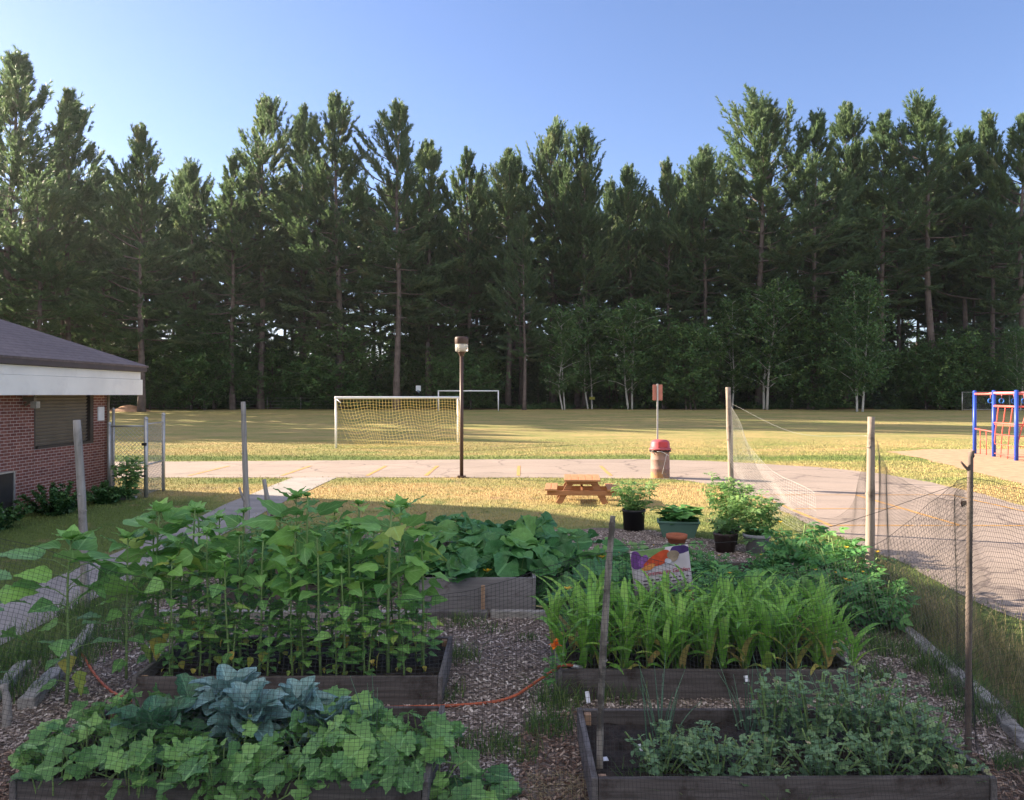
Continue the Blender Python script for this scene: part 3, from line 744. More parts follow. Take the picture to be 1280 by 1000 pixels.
# ------------------------------------------------------------------ soccer goals
M_WPAINT = plain('white_paint', (0.78, 0.78, 0.80), 0.45, var=0.05, scale=3, bmp=0.02)
M_NETY = plain('yellow_cord', (0.50, 0.39, 0.13), 0.8, var=0.15, scale=4, bmp=0)
g0 = np.array([-8.53, 38.0]); g1 = np.array([-2.92, 42.4]); u = (g1 - g0); GL = np.linalg.norm(u); u /= GL; nb = np.array([u[1], -u[0]])
goal = thing('soccer_goal', 'white soccer goal with a sagging yellow net at the near end of the field', 'soccer goal', (g0[0], g0[1], 0))
def gl(s, b, z): p = u * s + nb * b; return (p[0], p[1], z)
for s in (0, GL):
    mb = MB(); tube(mb, [gl(s, 0, -0.05), gl(s, 0, 2.44)], 0.055, 12); mb.build('post', M_WPAINT, goal)
    mb = MB(); tube(mb, [gl(s, 0, 2.40), gl(s, 0.5, 2.2), ] , 0.02, 8); mb.build('net_bracket', M_WPAINT, goal)
mb = MB(); tube(mb, [gl(-0.055, 0, 2.44), gl(GL + 0.055, 0, 2.44)], 0.06, 12); mb.build('crossbar', M_WPAINT, goal)
mb = MB()
nS, nZ = 40, 16
def netp(i, k):
    s = i / nS * GL; t = k / nZ          # t = 0 at the bar
    pinch = 0.25 * math.sin(PI * t * 0.6) * (1 - abs(2 * i / nS - 1)) 
    off = 0.08 + 0.75 * t ** 1.7 + 0.12 * math.sin(i * 0.35) * t
    edge = min(i, nS - i) / 3.0
    z = 2.36 * (1 - t) - 0.10 * math.sin(i * 0.5) * math.sin(PI * t) 
    s2 = s + (0.85 if i < nS / 2 else -0.3) * t ** 1.5 * max(0, 1 - edge / 4.0) * 0.9
    return gl(s2, off, max(z, 0.02))
for i in range(nS + 1): tube(mb, [netp(i, k) for k in range(nZ + 1)], 0.0085, 3, cap=False)
for k in range(nZ + 1): tube(mb, [netp(i, k) for i in range(nS + 1)], 0.0085, 3, cap=False)
for s, sg in ((0, 0), (GL, nS)):
    for k in range(1, nZ + 1):     # side panels back to the post
        a = np.array(netp(sg, k)); bq = np.array(gl(s, 0.03, max(2.36 * (1 - k / nZ), .02)))
        tube(mb, [a, bq], 0.0075, 3, cap=False)
    for e in (0.33, 0.66):
        tube(mb, [tuple(np.array(netp(sg, k)) * e + np.array(gl(s, 0.03, max(2.36 * (1 - k / nZ), .02))) * (1 - e)) for k in range(nZ + 1)], 0.0075, 3, cap=False)
mb.build('net', M_NETY, goal)
fy = 92.0; zf = gz(fy)
fg = thing('soccer_goal', 'bare white soccer goal without a net at the far end by the trees', 'soccer goal', (-8.64, fy, zf))
for x in (0, 7.03):
    mb = MB(); tube(mb, [(x, 0, -0.05), (x, 0, 2.36)], 0.07, 10); mb.build('post', M_WPAINT, fg)
    mb = MB(); tube(mb, [(x, 0, 2.3), (x, 1.0, 2.3), (x, 1.8, 0.05)], 0.03, 6); mb.build('stay', M_GALV, fg)
mb = MB(); tube(mb, [(-0.07, 0, 2.36), (7.1, 0, 2.36)], 0.075, 10); mb.build('crossbar', M_WPAINT, fg)

# ------------------------------------------------------------------ climbing frame at the right
M_BLUE = plain('blue_paint', (0.025, 0.07, 0.42), 0.4, var=0.1, scale=3, bmp=0.02)
M_RED = plain('red_paint', (0.62, 0.11, 0.09), 0.45, var=0.12, scale=3, bmp=0.02)
M_PINK = plain('faded_red_paint', (0.60, 0.22, 0.24), 0.5, var=0.12, scale=3, bmp=0.02)
M_BLUEP = plain('blue_plastic', (0.03, 0.16, 0.55), 0.35, var=0.05)
cf = thing('climbing_frame', 'blue and red playground climbing frame with hanging rings standing on sand', 'climbing frame', (20.0, 32.7, 0))
def C(x, y, z): return (x - 20.0, y - 32.7, z)
posts = [(20.3, 34.4), (20.1, 32.7), (19.75, 30.7), (22.6, 30.9), (22.9, 34.4)]
for (x, y) in posts:
    mb = MB(); tube(mb, [C(x, y, -0.1), C(x, y, 2.74)], 0.075, 14); lathe(mb, [(0.078, 2.72), (0.07, 2.76), (0.001, 2.775)], 14, C(x, y, 0)); mb.build('post', M_BLUE, cf)
for a, b_, z, r, m in ((posts[0], posts[1], 2.62, .045, M_RED), (posts[1], posts[2], 2.66, .05, M_PINK), (posts[2], posts[3], 2.66, .045, M_PINK), (posts[0], posts[4], 2.62, .045, M_RED), (posts[3], posts[4], 2.62, .045, M_RED),
                      (posts[1], posts[2], 2.12, .045, M_RED), (posts[2], posts[3], 2.12, .045, M_RED), (posts[1], posts[2], 1.42, .035, M_RED), (posts[2], posts[3], 1.42, .035, M_RED)):
    mb = MB(); tube(mb, [C(a[0], a[1], z), C(b_[0], b_[1], z)], r, 10); mb.build('rail', m, cf)
for k in range(6):
    t = (k + 0.5) / 6; x = 20.2 + 2.4 * t + 0.0; y = 34.4 - 1.75 * (0.95 if k < 1 else 0.4)
    px = (1238, 1252, 1267, 1280, 1294, 1308)[k]; yy = 33.0 - 0.25 * k
    x = (px - 640) / F * yy
    ch = MB(); tube(ch, [C(x, yy, 2.64), C(x, yy, 2.42)], 0.012, 5); c_ = ch.build('chain', M_PINK, cf)
    mb = MB(); an = np.linspace(0, 2 * PI, 17); tube(mb, [C(x + 0.095 * math.cos(q), yy, 2.33 + 0.095 * math.sin(q)) for q in an], 0.022, 7, cap=False); mb.build('ring', M_BLUEP, c_)
mb = MB(); tube(mb, [C(20.2, 33.2, 2.64), C(23.2, 31.6, 2.64)], 0.04, 8); mb.build('ring_beam', M_PINK, cf)
# ladder of curved bars between second and third post
def lad(x0, y0, x1, y1, n, name):
    mb = MB()
    for k in range(n):
        t = (k + 0.7) / (n + 0.2); xa = x0 + (x1 - x0) * t; ya = y0 + (y1 - y0) * t
        tt = max(0, t - 0.22); xb = x0 + (x1 - x0) * tt; yb = y0 + (y1 - y0) * tt
        tube(mb, smooth_line([C(xa, ya, 2.1), C((xa * .6 + xb * .4), (ya * .6 + yb * .4), 1.5), C(xb * .8 + xa * .2, yb * .8 + ya * .2, 0.8), C(xb, yb, 0.02)], 5), 0.022, 7)
    for z in (0.15, 0.55, 0.95, 1.35): tube(mb, [C(x0, y0, z), C(x1, y1, z)], 0.017, 7)
    mb.build(name, M_RED, cf)
lad(20.1, 32.7, 19.75, 30.7, 3, 'ladder'); lad(19.75, 30.7, 22.6, 30.9, 4, 'ladder')
mb = MB(); tube(mb, [C(20.3, 34.4, 1.1), C(20.1, 32.7, 1.03)], 0.03, 8)
for t in (0.3, 0.62):
    x = 20.3 - .2 * t; y = 34.4 - 1.7 * t; tube(mb, [C(x, y, 1.06), C(x, y, 0.02)], 0.018, 6)
for z in (0.25, 0.65): tube(mb, [C(20.24, 33.9, z), C(20.18, 33.35, z)], 0.015, 6)
mb.build('side_ladder', M_RED, cf)

# ------------------------------------------------------------------ far small things at the edge of the wood
def small_sign(px, ytop, d, w, h, colr, label, post=True):
    x = (px - 640) / F * d; zt = H + (HZ - ytop) * d / F; z0 = gz(d)
    t = thing('field_sign', label, 'sign', (x, d, z0))
    mb = MB(); tube(mb, [(0, 0, -.1), (0, 0, zt - z0)], 0.04, 8); mb.build('sign_post', M_DARK, t)
    mb = MB(); box(mb, (0, -0.05, zt - z0 - h / 2), (w, 0.02, h)); mb.build('sign_panel', plain('sign_face', colr, 0.5, var=0.08, scale=4), t, False, 0.02)
    return t
t = small_sign(523, 482, 98, 0.62, 0.68, (0.72, 0.76, 0.82), 'small white sign with blue marks before the pine trunks')
mb = MB(); box(mb, (-0.08, -0.065, 3.05 - gz(98)), (0.2, 0.01, 0.16)); box(mb, (0.1, -0.065, 2.95 - gz(98)), (0.14, 0.01, 0.3)); mb.build('sign_print', plain('sign_blue', (0.25, 0.33, 0.45), 0.5), t, False)
small_sign(740, 496, 99, 0.7, 0.35, (0.25, 0.24, 0.04), 'dull yellow sign low at the edge of the wood near birches')
small_sign(1052, 488, 101, 0.32, 0.7, (0.5, 0.5, 0.3), 'narrow pale sign at the edge of the wood right of centre')
# chain link backstop behind the climbing frame
bs = thing('backstop_fence', 'tall chain link fence at the wood edge behind the climbing frame', 'fence', (52.0, 93.0, gz(93)))
for x in (1.4, 7, 12.6):
    mb = MB(); tube(mb, [(x, 0, -.1), (x, 0, 2.25)], 0.07, 8); mb.build('post', M_GALV, bs)
mb = MB()
for z in (0.15, 2.2): tube(mb, [(1.4, 0, z), (12.6, 0, z)], 0.03, 6)
mb.build('rail', M_GALV, bs)
mb = MB(); chain_mesh(mb, (1.4, 0), (12.6, 0), 0.1, 2.2, 0.16, 0.006); mb.build('wire_mesh', M_GALV, bs)
# low field fence at the far left, and the heap of sand beside the building
ff = thing('field_fence', 'low wire fence along the wood edge at the far left of field', 'fence', (-52, 99.5, gz(99.5)))
for k in range(9):
    mb = MB(); tube(mb, [(k * 4.2, 0.2 * math.sin(k), -.1), (k * 4.2, 0.2 * math.sin(k), 1.5)], 0.045, 6); mb.build('post', M_GALV, ff)
mb = MB()
for z in (0.2, 0.6, 1.0, 1.4): tube(mb, [(k * 4.2, 0.2 * math.sin(k), z) for k in range(9)], 0.012, 4)
mb.build('wire', M_GALV, ff)
def mound(name, x, y, r, hh, m, label, cat, seed):
    r_ = np.random.default_rng(seed); nr, na = 7, 22
    v = [(0, 0, hh)]; 
    for i in range(1, nr + 1):
        for j in range(na):
            a = j * 2 * PI / na; q = i / nr
            v.append((r * q * math.cos(a) * (1.6 + .2 * math.sin(a * 3)), r * q * math.sin(a), hh * (1 - q) ** 0.8 * (0.85 + 0.3 * r_.random()) - 0.02 * (i == nr)))
    f4 = [[1 + i * na + j, 1 + (i + 1) * na + j, 1 + (i + 1) * na + (j + 1) % na, 1 + i * na + (j + 1) % na] for i in range(nr - 1) for j in range(na)]
    f3 = [[0, 1 + j, 1 + (j + 1) % na] for j in range(na)]
    mb = MB(); mb.add(np.array(v), [np.array(f4), np.array(f3)]); o = mb.build(name, m); o.location = (x, y, gz(y)); return tag(o, label, cat)
mound('sand_heap', -44.5, 91, 1.5, 0.75, M_SAND, 'small heap of tan sand at the field edge by the building', 'sand heap', 3)
# ------------------------------------------------------------------ leaf templates: (verts, faces, uv)
def gridleaf(w, nu=4, nv=7, fold=0.25, droop=0.3, wave=0.0, wk=3, cup=0.0):
    """leaf along +Y from the origin, w(t) half width, unit length"""
    t = np.linspace(0, 1, nv); u = np.linspace(-1, 1, nu + 1)
    T, U = np.meshgrid(t, u, indexing='ij')
    W = np.array([w(x) for x in t])[:, None]
    x = U * W
    z = fold * np.abs(x) - droop * T ** 2 + cup * x * x * 4 + wave * np.sin(T * wk * 2 * PI + np.sign(U) * 1.3) * np.abs(U) ** 1.5
    y = T * (1 - 0.15 * droop * T)
    v = np.stack([x, y, z], -1).reshape(-1, 3)
    n = nu + 1
    i = np.arange(nv - 1)[:, None] * n; j = np.arange(nu)[None]
    f = np.stack([i + j, i + j + 1, i + n + j + 1, i + n + j], -1).reshape(-1, 4)
    uv = np.stack([U * 0.5 + 0.5, T], -1).reshape(-1, 2)
    return v, [f], uv
def heart(t):
    return 0.44 * (min(1.0, (t + 0.02) / 0.16)) ** 0.55 * max(0.0, 1 - t ** 1.35) ** 0.95 + 0.003
def oval(t): return 0.27 * math.sin(PI * min(1, max(0, t)) ** 0.8) ** 0.8 + 0.004
def spoon(t): return 0.035 + (0.28 * math.sin(PI * min(1, max(0, (t - 0.2) / 0.82)) ** 0.85) ** 0.55 if t > 0.2 else 0)
def lobed(n=40, lobes=5, depth=0.22, serr=0.07, cup=0.12, wave=0.05, seed=0):
    """palmate leaf, stalk at the origin, tip towards +Y"""
    r_ = np.random.default_rng(seed)
    th = np.linspace(-PI * 0.90, PI * 0.90, n)
    base = 0.55 + 0.12 * np.cos(th)
    r = base * (1 - depth * (0.5 - 0.5 * np.cos(th * lobes * 1.0 + (PI if lobes % 2 == 0 else 0)))) * (1 + serr * np.where(np.arange(n) % 2, 1, -1))
    r *= 1 + r_.normal(0, 0.04, n)
    c = np.array([0, 0.0, 0.0])
    rings = []; ss = (0.45, 0.8, 1.0)
    for s in ss:
        x = r * s * np.sin(th); y = r * s * np.cos(th)
        z = cup * (s ** 2) * (1 if s < 0.9 else 0.75) - 0.10 * s + wave * s * np.sin(th * 3 + seed) + r_.normal(0, 0.012, n) * s
        rings.append(np.stack([x, y, z], 1))
    v = np.concatenate([c[None]] + rings); uv = np.concatenate([[[0.5, 0.0]]] + [np.stack([0.5 + 0.5 * s * np.sin(th), np.full(n, s) * np.abs(np.cos(th * 2.5)) ], 1) for s in ss])
    k = np.arange(n - 1)
    f3 = np.stack([np.zeros(n - 1, int), 1 + k + 1, 1 + k], 1)
    f4 = np.concatenate([np.stack([1 + a * n + k, 1 + a * n + k + 1, 1 + (a + 1) * n + k + 1, 1 + (a + 1) * n + k], 1) for a in range(2)])
    return v, [f4, f3], uv
def merge(ts):
    V = []; F = []; U = []; n = 0
    for v, f, u in ts:
        V.append(v); U.append(u); F += [x + n for x in f]; n += len(v)
    return np.concatenate(V), F, np.concatenate(U)
def moved(t, p, az=0.0, pitch=0.0, s=1.0, roll=0.0):
    M = np.array(Matrix.Rotation(az, 3, 'Z') @ Matrix.Rotation(pitch, 3, 'X') @ Matrix.Rotation(roll, 3, 'Y'))
    return t[0] * s @ M.T + np.array(p), t[1], t[2]
def pinnate(k=3, sz=0.34):
    lf = gridleaf(oval, 2, 4, 0.25, 0.2)
    ts = [moved(lf, (0, 0.66, -0.05), 0, -0.15, sz * 1.2)]
    for i in range(k):
        y = 0.25 + i * 0.42 / max(1, k - 1); 
        for s in (-1, 1): ts.append(moved(lf, (0, y, -0.02 * i), s * -1.15, -0.1, sz * (0.75 + 0.12 * i)))
    st = (np.array([[-.008, 0, 0], [.008, 0, 0], [.006, .7, -.05], [-.006, .7, -.05]]), [np.array([[0, 1, 2, 3]])], np.full((4, 2), .5))
    return merge(ts + [st])

def place(mb, tm, P, D, Nn, S, R):
    """many copies of a template: at P, pointing along D, face towards Nn"""
    v, f, uv = tm
    P = np.asarray(P, float); D = np.asarray(D, float); Nn = np.asarray(Nn, float)
    if len(P) == 0: return
    D = D / (np.linalg.norm(D, axis=1)[:, None] + 1e-9)
    X = np.cross(D, Nn); X /= np.linalg.norm(X, axis=1)[:, None] + 1e-9
    Z = np.cross(X, D)
    S = np.broadcast_to(np.asarray(S, float), (len(P),)); R = np.broadcast_to(np.asarray(R, float), (len(P),))
    V = P[:, None] + S[:, None, None] * (v[None, :, 0:1] * X[:, None] + v[None, :, 1:2] * D[:, None] + v[None, :, 2:3] * Z[:, None])
    m = len(v); k = (np.arange(len(P)) * m)
    fs = [(k[:, None, None] + ff[None]).reshape(-1, ff.shape[1]) for ff in f]
    A = np.concatenate([np.repeat(R, m)[:, None], np.tile(uv, (len(P), 1))], 1)
    mb.add(V.reshape(-1, 3), fs, A)
def place_mix(mb, tms, P, D, Nn, S, R):
    P = np.asarray(P); pick = rng.integers(0, len(tms), len(P)); S = np.broadcast_to(S, (len(P),)); R = np.broadcast_to(R, (len(P),))
    for i, t in enumerate(tms):
        k = pick == i; place(mb, t, P[k], np.asarray(D)[k], np.asarray(Nn)[k], S[k], R[k])
def azd(az, el): return np.stack([np.cos(az) * np.cos(el), np.sin(az) * np.cos(el), np.sin(el)], -1)
UP = np.array([0, 0, 1.0])

# ------------------------------------------------------------------ plant materials
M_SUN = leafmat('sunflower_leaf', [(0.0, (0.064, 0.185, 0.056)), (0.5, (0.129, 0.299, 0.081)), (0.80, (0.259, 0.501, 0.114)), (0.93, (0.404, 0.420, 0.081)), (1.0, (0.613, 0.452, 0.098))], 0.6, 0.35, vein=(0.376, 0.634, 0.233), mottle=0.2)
M_STEM = plain('green_stem', (0.182, 0.280, 0.098), 0.6, var=0.2, scale=12, bmp=0.1)
M_CORN = leafmat('corn_leaf', [(0.0, (0.101, 0.259, 0.050)), (0.5, (0.187, 0.410, 0.065)), (0.84, (0.288, 0.518, 0.094)), (0.94, (0.446, 0.418, 0.115)), (1.0, (0.576, 0.403, 0.158))], 0.5, 0.4, vein=None, mottle=0.2)
M_CUC = leafmat('cucumber_leaf', [(0.0, (0.069, 0.185, 0.061)), (0.6, (0.131, 0.293, 0.092)), (1.0, (0.231, 0.432, 0.116))], 0.6, 0.3, vein=(0.335, 0.603, 0.222), mottle=0.2)
M_SQU = leafmat('squash_leaf', [(0.0, (0.031, 0.121, 0.041)), (0.6, (0.064, 0.193, 0.059)), (1.0, (0.137, 0.306, 0.071))], 0.6, 0.3, vein=(0.210, 0.467, 0.187), mottle=0.2, mscale=20)
M_KALE = leafmat('collard_leaf', [(0.0, (0.070, 0.161, 0.135)), (0.6, (0.134, 0.251, 0.236)), (1.0, (0.231, 0.366, 0.365))], 0.45, 0.12, vein=(0.420, 0.654, 0.589), spec=0.4, mottle=0.2)
M_SAVOY = leafmat('savoy_leaf', [(0.0, (0.030, 0.095, 0.054)), (0.6, (0.061, 0.163, 0.082)), (1.0, (0.122, 0.231, 0.116))], 0.6, 0.2, vein=(0.197, 0.374, 0.197), mottle=0.35, mscale=30)
M_POT = leafmat('potato_leaf', [(0.0, (0.039, 0.133, 0.039)), (0.6, (0.078, 0.226, 0.062)), (1.0, (0.156, 0.351, 0.086))], 0.6, 0.3, mottle=0.2)
M_TOM = leafmat('tomato_leaf', [(0.0, (0.072, 0.169, 0.058)), (0.6, (0.143, 0.286, 0.091)), (1.0, (0.260, 0.390, 0.130))], 0.6, 0.35, mottle=0.2)
M_PEA = leafmat('pea_leaf', [(0.0, (0.100, 0.199, 0.100)), (0.55, (0.199, 0.338, 0.166)), (0.82, (0.314, 0.448, 0.191)), (0.9, (0.546, 0.448, 0.247)), (1.0, (0.728, 0.596, 0.398))], 0.65, 0.3, mottle=0.2)
M_ONION = leafmat('onion_leaf', [(0.0, (0.070, 0.168, 0.112)), (1.0, (0.154, 0.280, 0.182))], 0.45, 0.1, mottle=0.15)
M_YEL = leafmat('yellow_petal', [(0.0, (0.75, 0.40, 0.02)), (1.0, (0.8, 0.52, 0.05))], 0.5, 0.3, mottle=0.1)
M_ORA = leafmat('orange_petal', [(0.0, (0.75, 0.16, 0.015)), (1.0, (0.8, 0.24, 0.02))], 0.5, 0.25, mottle=0.1)
M_REDP = leafmat('red_petal', [(0.0, (0.6, 0.02, 0.01)), (1.0, (0.7, 0.05, 0.02))], 0.5, 0.2, mottle=0.1)

# ------------------------------------------------------------------ raised beds
M_BEDX = woodmat('weathered_plank_x', (0.051, 0.044, 0.041), (0.154, 0.137, 0.135), (0.034, 0.023, 0.019), 0.85, (1.2, 24, 24), 0.4, (0.50, 0.66))
M_BEDY = woodmat('weathered_plank_y', (0.071, 0.064, 0.064), (0.212, 0.195, 0.195), (0.059, 0.047, 0.042), 0.85, (24, 1.2, 24), 0.4, (0.52, 0.68))
M_BEDL = woodmat('grey_plank', (0.134, 0.128, 0.136), (0.261, 0.249, 0.261), (0.091, 0.073, 0.073), 0.8, (1.2, 22, 22), 0.35, (0.56, 0.7))
M_TIMB = woodmat('old_timber', (0.22, 0.21, 0.2), (0.42, 0.40, 0.385), (0.15, 0.14, 0.13), 0.85, (2, 20, 20), 0.4, (0.55, 0.7))
M_TIMBY = woodmat('old_timber_y', (0.2, 0.19, 0.18), (0.38, 0.36, 0.345), (0.14, 0.125, 0.115), 0.85, (20, 2, 20), 0.4, (0.52, 0.7))
M_STAKE = woodmat('stake_wood', (0.240, 0.144, 0.096), (0.432, 0.288, 0.192), (0.144, 0.096, 0.072), 0.8, (22, 22, 2), 0.3)
def soil_sheet(parent, x0, x1, y0, y1, z):
    nx, ny = 28, 16
    X, Y = np.meshgrid(np.linspace(x0, x1, nx), np.linspace(y0, y1, ny))
    Z = z + rng.normal(0, 0.018, X.shape) + 0.015 * np.sin(X * 5) * np.sin(Y * 7)
    v = np.stack([X, Y, Z], -1).reshape(-1, 3)
    i = np.arange(ny - 1)[:, None] * nx; j = np.arange(nx - 1)[None]
    f = np.stack([i + j, i + j + 1, i + nx + j + 1, i + nx + j], -1).reshape(-1, 4)
    mb = MB(); mb.add(v, f); mb.build('soil', M_SOIL, parent)
def bed(label, x0, x1, y0, y1, h, sz, mx=None, my=None, rows=1, rz=0.0, tilt=0.0):
    cx, cy = (x0 + x1) / 2, (y0 + y1) / 2
    t = thing('raised_bed', label, 'raised bed', (cx, cy, 0), rz)
    w, d = (x1 - x0) / 2, (y1 - y0) / 2; th = 0.04
    mx = mx or M_BEDX; my = my or M_BEDY
    for y in (-d + th / 2, d - th / 2):
        for r in range(rows):
            hh = h / rows
            mb = MB(); box(mb, (0, y + (0.003 if r else 0), hh * (r + 0.5) - 0.01), (2 * w, th, hh - 0.004), rx=rng.normal(0, 0.012), rz=rng.normal(0, 0.004)); mb.build('plank', mx, t, False, 0.004)
    for x in (-w - th / 2 - 0.002, w + th / 2 + 0.002):
        for r in range(rows):
            hh = h / rows
            mb = MB(); box(mb, (x, 0, hh * (r + 0.5) - 0.006), (th, 2 * d + 0.006, hh - 0.004), ry=rng.normal(0, 0.015)); mb.build('plank', my, t, False, 0.004)
    for x in (-w + 0.03, w - 0.03):
        for y in (-d + 0.065, d - 0.065):
            mb = MB(); box(mb, (x, y, h / 2 - 0.015), (0.05, 0.05, h - 0.02)); mb.build('corner_block', M_STAKE, t, False, 0.003)
    soil_sheet(t, -w + 0.001, w - 0.001, -d + th + 0.001, d - th - 0.001, sz)
    return t
bed('dark raised bed at the front with peas, straw and bare black soil', 0.53, 2.93, 4.80, 5.88, 0.26, 0.15)
bed('dark raised bed at the front overrun by cucumber vines and kale', -3.0, -0.55, 4.74, 5.9, 0.27, 0.19)
bed('weathered raised bed full of tall sunflower plants', -3.12, -0.62, 6.52, 7.62, 0.26, 0.16)
bed('dark raised bed planted with a thick row of young corn', 0.43, 2.9, 6.66, 7.85, 0.27, 0.17)
bed('tall grey board raised bed with squash spilling over it', -1.1, 0.24, 9.28, 11.6, 0.44, 0.36, M_BEDL, M_BEDL, 2)
bed('low raised bed hidden under leafy potato plants', 1.3, 3.9, 8.7, 11.2, 0.22, 0.15)
bed('low raised bed of dark bean plants behind the sunflowers', -3.6, -1.7, 9.75, 11.2, 0.24, 0.16)
bd = None
# lip board over the tall bed and a stake against it
mb = MB(); box(mb, (-0.34, 9.20, 0.21), (0.045, 0.035, 0.3)); tag(mb.build('wooden_stake', M_STAKE, None, False, 0.004), 'short brown stake driven in before the tall grey raised bed', 'stake')

def timber(label, p, q, w=0.10, h=0.09, m=None, z=0.045):
    p = np.array(p, float); q = np.array(q, float); c = (p + q) / 2; Lh = np.linalg.norm(q - p)
    mb = MB()
    a = math.atan2(q[1] - p[1], q[0] - p[0])
    k = 8
    pts = [(-Lh / 2 + Lh * i / k, rng.normal(0, 0.006), 0) for i in range(k + 1)]
    mb2 = MB()
    for sgn in (0,):
        V = []
        for (x, y, zz) in pts:
            for sy, szz in ((-1, -1), (1, -1), (1, 1), (-1, 1)):
                V.append((x, y + sy * w / 2 + rng.normal(0, .003), szz * h / 2 + rng.normal(0, .003)))
        fs = []
        for i in range(k):
            b0 = i * 4
            for e in range(4): fs.append([b0 + e, b0 + (e + 1) % 4, b0 + 4 + (e + 1) % 4, b0 + 4 + e])
        fs += [[3, 2, 1, 0], [k * 4, k * 4 + 1, k * 4 + 2, k * 4 + 3]]
        mb2.add(np.array(V), np.array(fs))
    o = mb2.build('edging_timber', m or M_TIMB, None, False, 0.01)
    o.location = (c[0], c[1], z); o.rotation_euler = (0, 0, a)
    return tag(o, label, 'edging timber')
timber('pale grey edging timber lying behind the sunflower bed', (-4.1, 9.12), (-1.02, 9.10))
timber('short dark edging timber before the tall grey bed, left end', (-0.98, 9.12), (-0.28, 9.11), m=woodmat('dark_timber', (0.1, 0.095, 0.1), (0.2, 0.19, 0.19), (0.06, 0.05, 0.05)))
timber('pale edging timber between tall grey bed and the corn', (-0.25, 9.12), (1.15, 9.08))
timber('pale end of edging timber showing right of the corn', (3.0, 9.0), (4.0, 8.95))
timber('long grey edging timber running along the right hand fence', (4.36, 9.2), (3.92, 6.35), 0.12, 0.10)
timber('short weathered edging timber at the right, sunk in weeds', (3.9, 6.3), (3.72, 5.5), 0.11, 0.07)
timber('split grey edging log at the left beside the walkway', (-4.0, 6.45), (-4.18, 7.2), 0.13, 0.11, m=M_TIMB)
timber('second grey edging log farther along at the left', (-4.2, 7.3), (-4.6, 8.6), 0.11, 0.09)
timber('dark sunken edging log at far left by the weeds', (-4.35, 6.5), (-4.6, 7.4), 0.11, 0.09)

# ------------------------------------------------------------------ sunflowers
T_HEART = [gridleaf(heart, 4, 7, f, d, w) for f, d, w in ((0.22, 0.12, 0.02), (0.35, 0.28, 0.03), (0.1, 0.06, 0.03), (-0.15, 0.32, 0.03))]
def sunflower(name, h, n, leaf, seed, label, group, lean=0.03, yellow=True):
    r_ = np.random.default_rng(seed)
    t = thing(name, label, 'sunflower', (0, 0, -50), 0, group)
    la = r_.uniform(0, 2 * PI)
    zz = np.linspace(0, h, 8)
    sx = lean * h * (zz / h) ** 2 * math.cos(la) + 0.01 * np.sin(zz * 5 + seed); sy = lean * h * (zz / h) ** 2 * math.sin(la)
    st = MB(); tube(st, np.stack([sx, sy, zz], 1), np.linspace(0.013, 0.006, 8) * (0.8 + h * .2), 7)
    lf = MB(); yl = MB(); ny = 0
    P = []; D = []; NN = []; S = []; R = []
    for i in range(n):
        q = 0.05 + 0.93 * ((i + r_.random() * 0.6) / n) ** 0.85
        z = q * h; x = np.interp(z, zz, sx); y = np.interp(z, zz, sy)
        az = i * 2.4 + r_.normal(0, 0.35)
        top = q > 0.84
        s = leaf * (0.55 + 0.62 * min(1, q / 0.7)) * (1.0 if not top else 1.0 - 1.6 * (q - 0.84)) * r_.uniform(0.6, 1.3)
        pl = s * (0.55 if not top else 0.3) * r_.uniform(0.8, 1.2)
        el = rad(35) if not top else rad(30 + 40 * (q - 0.84) / 0.16)
        d0 = azd(az, el)
        b = np.array([x, y, z]); mid = b + d0 * pl * 0.6; e = mid + azd(az, el * 0.35) * pl * 0.5
        if pl > 0.025: tube(st, [b, mid, e], [0.020 * leaf, 0.017 * leaf, 0.013 * leaf], 4, cap=False)
        el2 = r_.uniform(-0.5, 0.25) if not top else r_.uniform(-0.15, 0.6)
        dd = azd(az + r_.normal(0, 0.25), el2)
        nn = UP + r_.normal(0, 0.38, 3)
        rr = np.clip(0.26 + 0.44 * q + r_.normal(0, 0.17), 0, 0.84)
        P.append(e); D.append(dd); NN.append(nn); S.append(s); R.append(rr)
        if yellow and q < 0.33 and r_.random() < 0.35:
            R[-1] = r_.uniform(0.86, 1.0); D[-1] = azd(az, -1.2); S[-1] *= 0.8
    # rosette of small leaves round the bud
    k = 9
    for i in range(k):
        az = i * 2.4; P.append(np.array([sx[-1], sy[-1], h])); D.append(azd(az, r_.uniform(0.1, 0.9))); NN.append(UP + azd(az, 0) * -0.3); S.append(leaf * r_.uniform(0.3, 0.62)); R.append(r_.uniform(0.62, 0.8))
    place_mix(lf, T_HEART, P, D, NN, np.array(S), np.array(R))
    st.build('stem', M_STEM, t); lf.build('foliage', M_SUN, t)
    return t
SG = 'sunflowers growing in the raised bed'
SL = 'tall leafy sunflower plant without a bloom, among others crowding the raised bed'
sun = [sunflower('sunflower', h, n, lf, s, SL, SG) for h, n, lf, s in ((1.42, 26, 0.185, 1), (1.30, 24, 0.17, 2), (1.50, 27, 0.195, 3), (1.2, 22, 0.165, 4), (1.36, 25, 0.178, 5), (1.05, 20, 0.155, 6))]
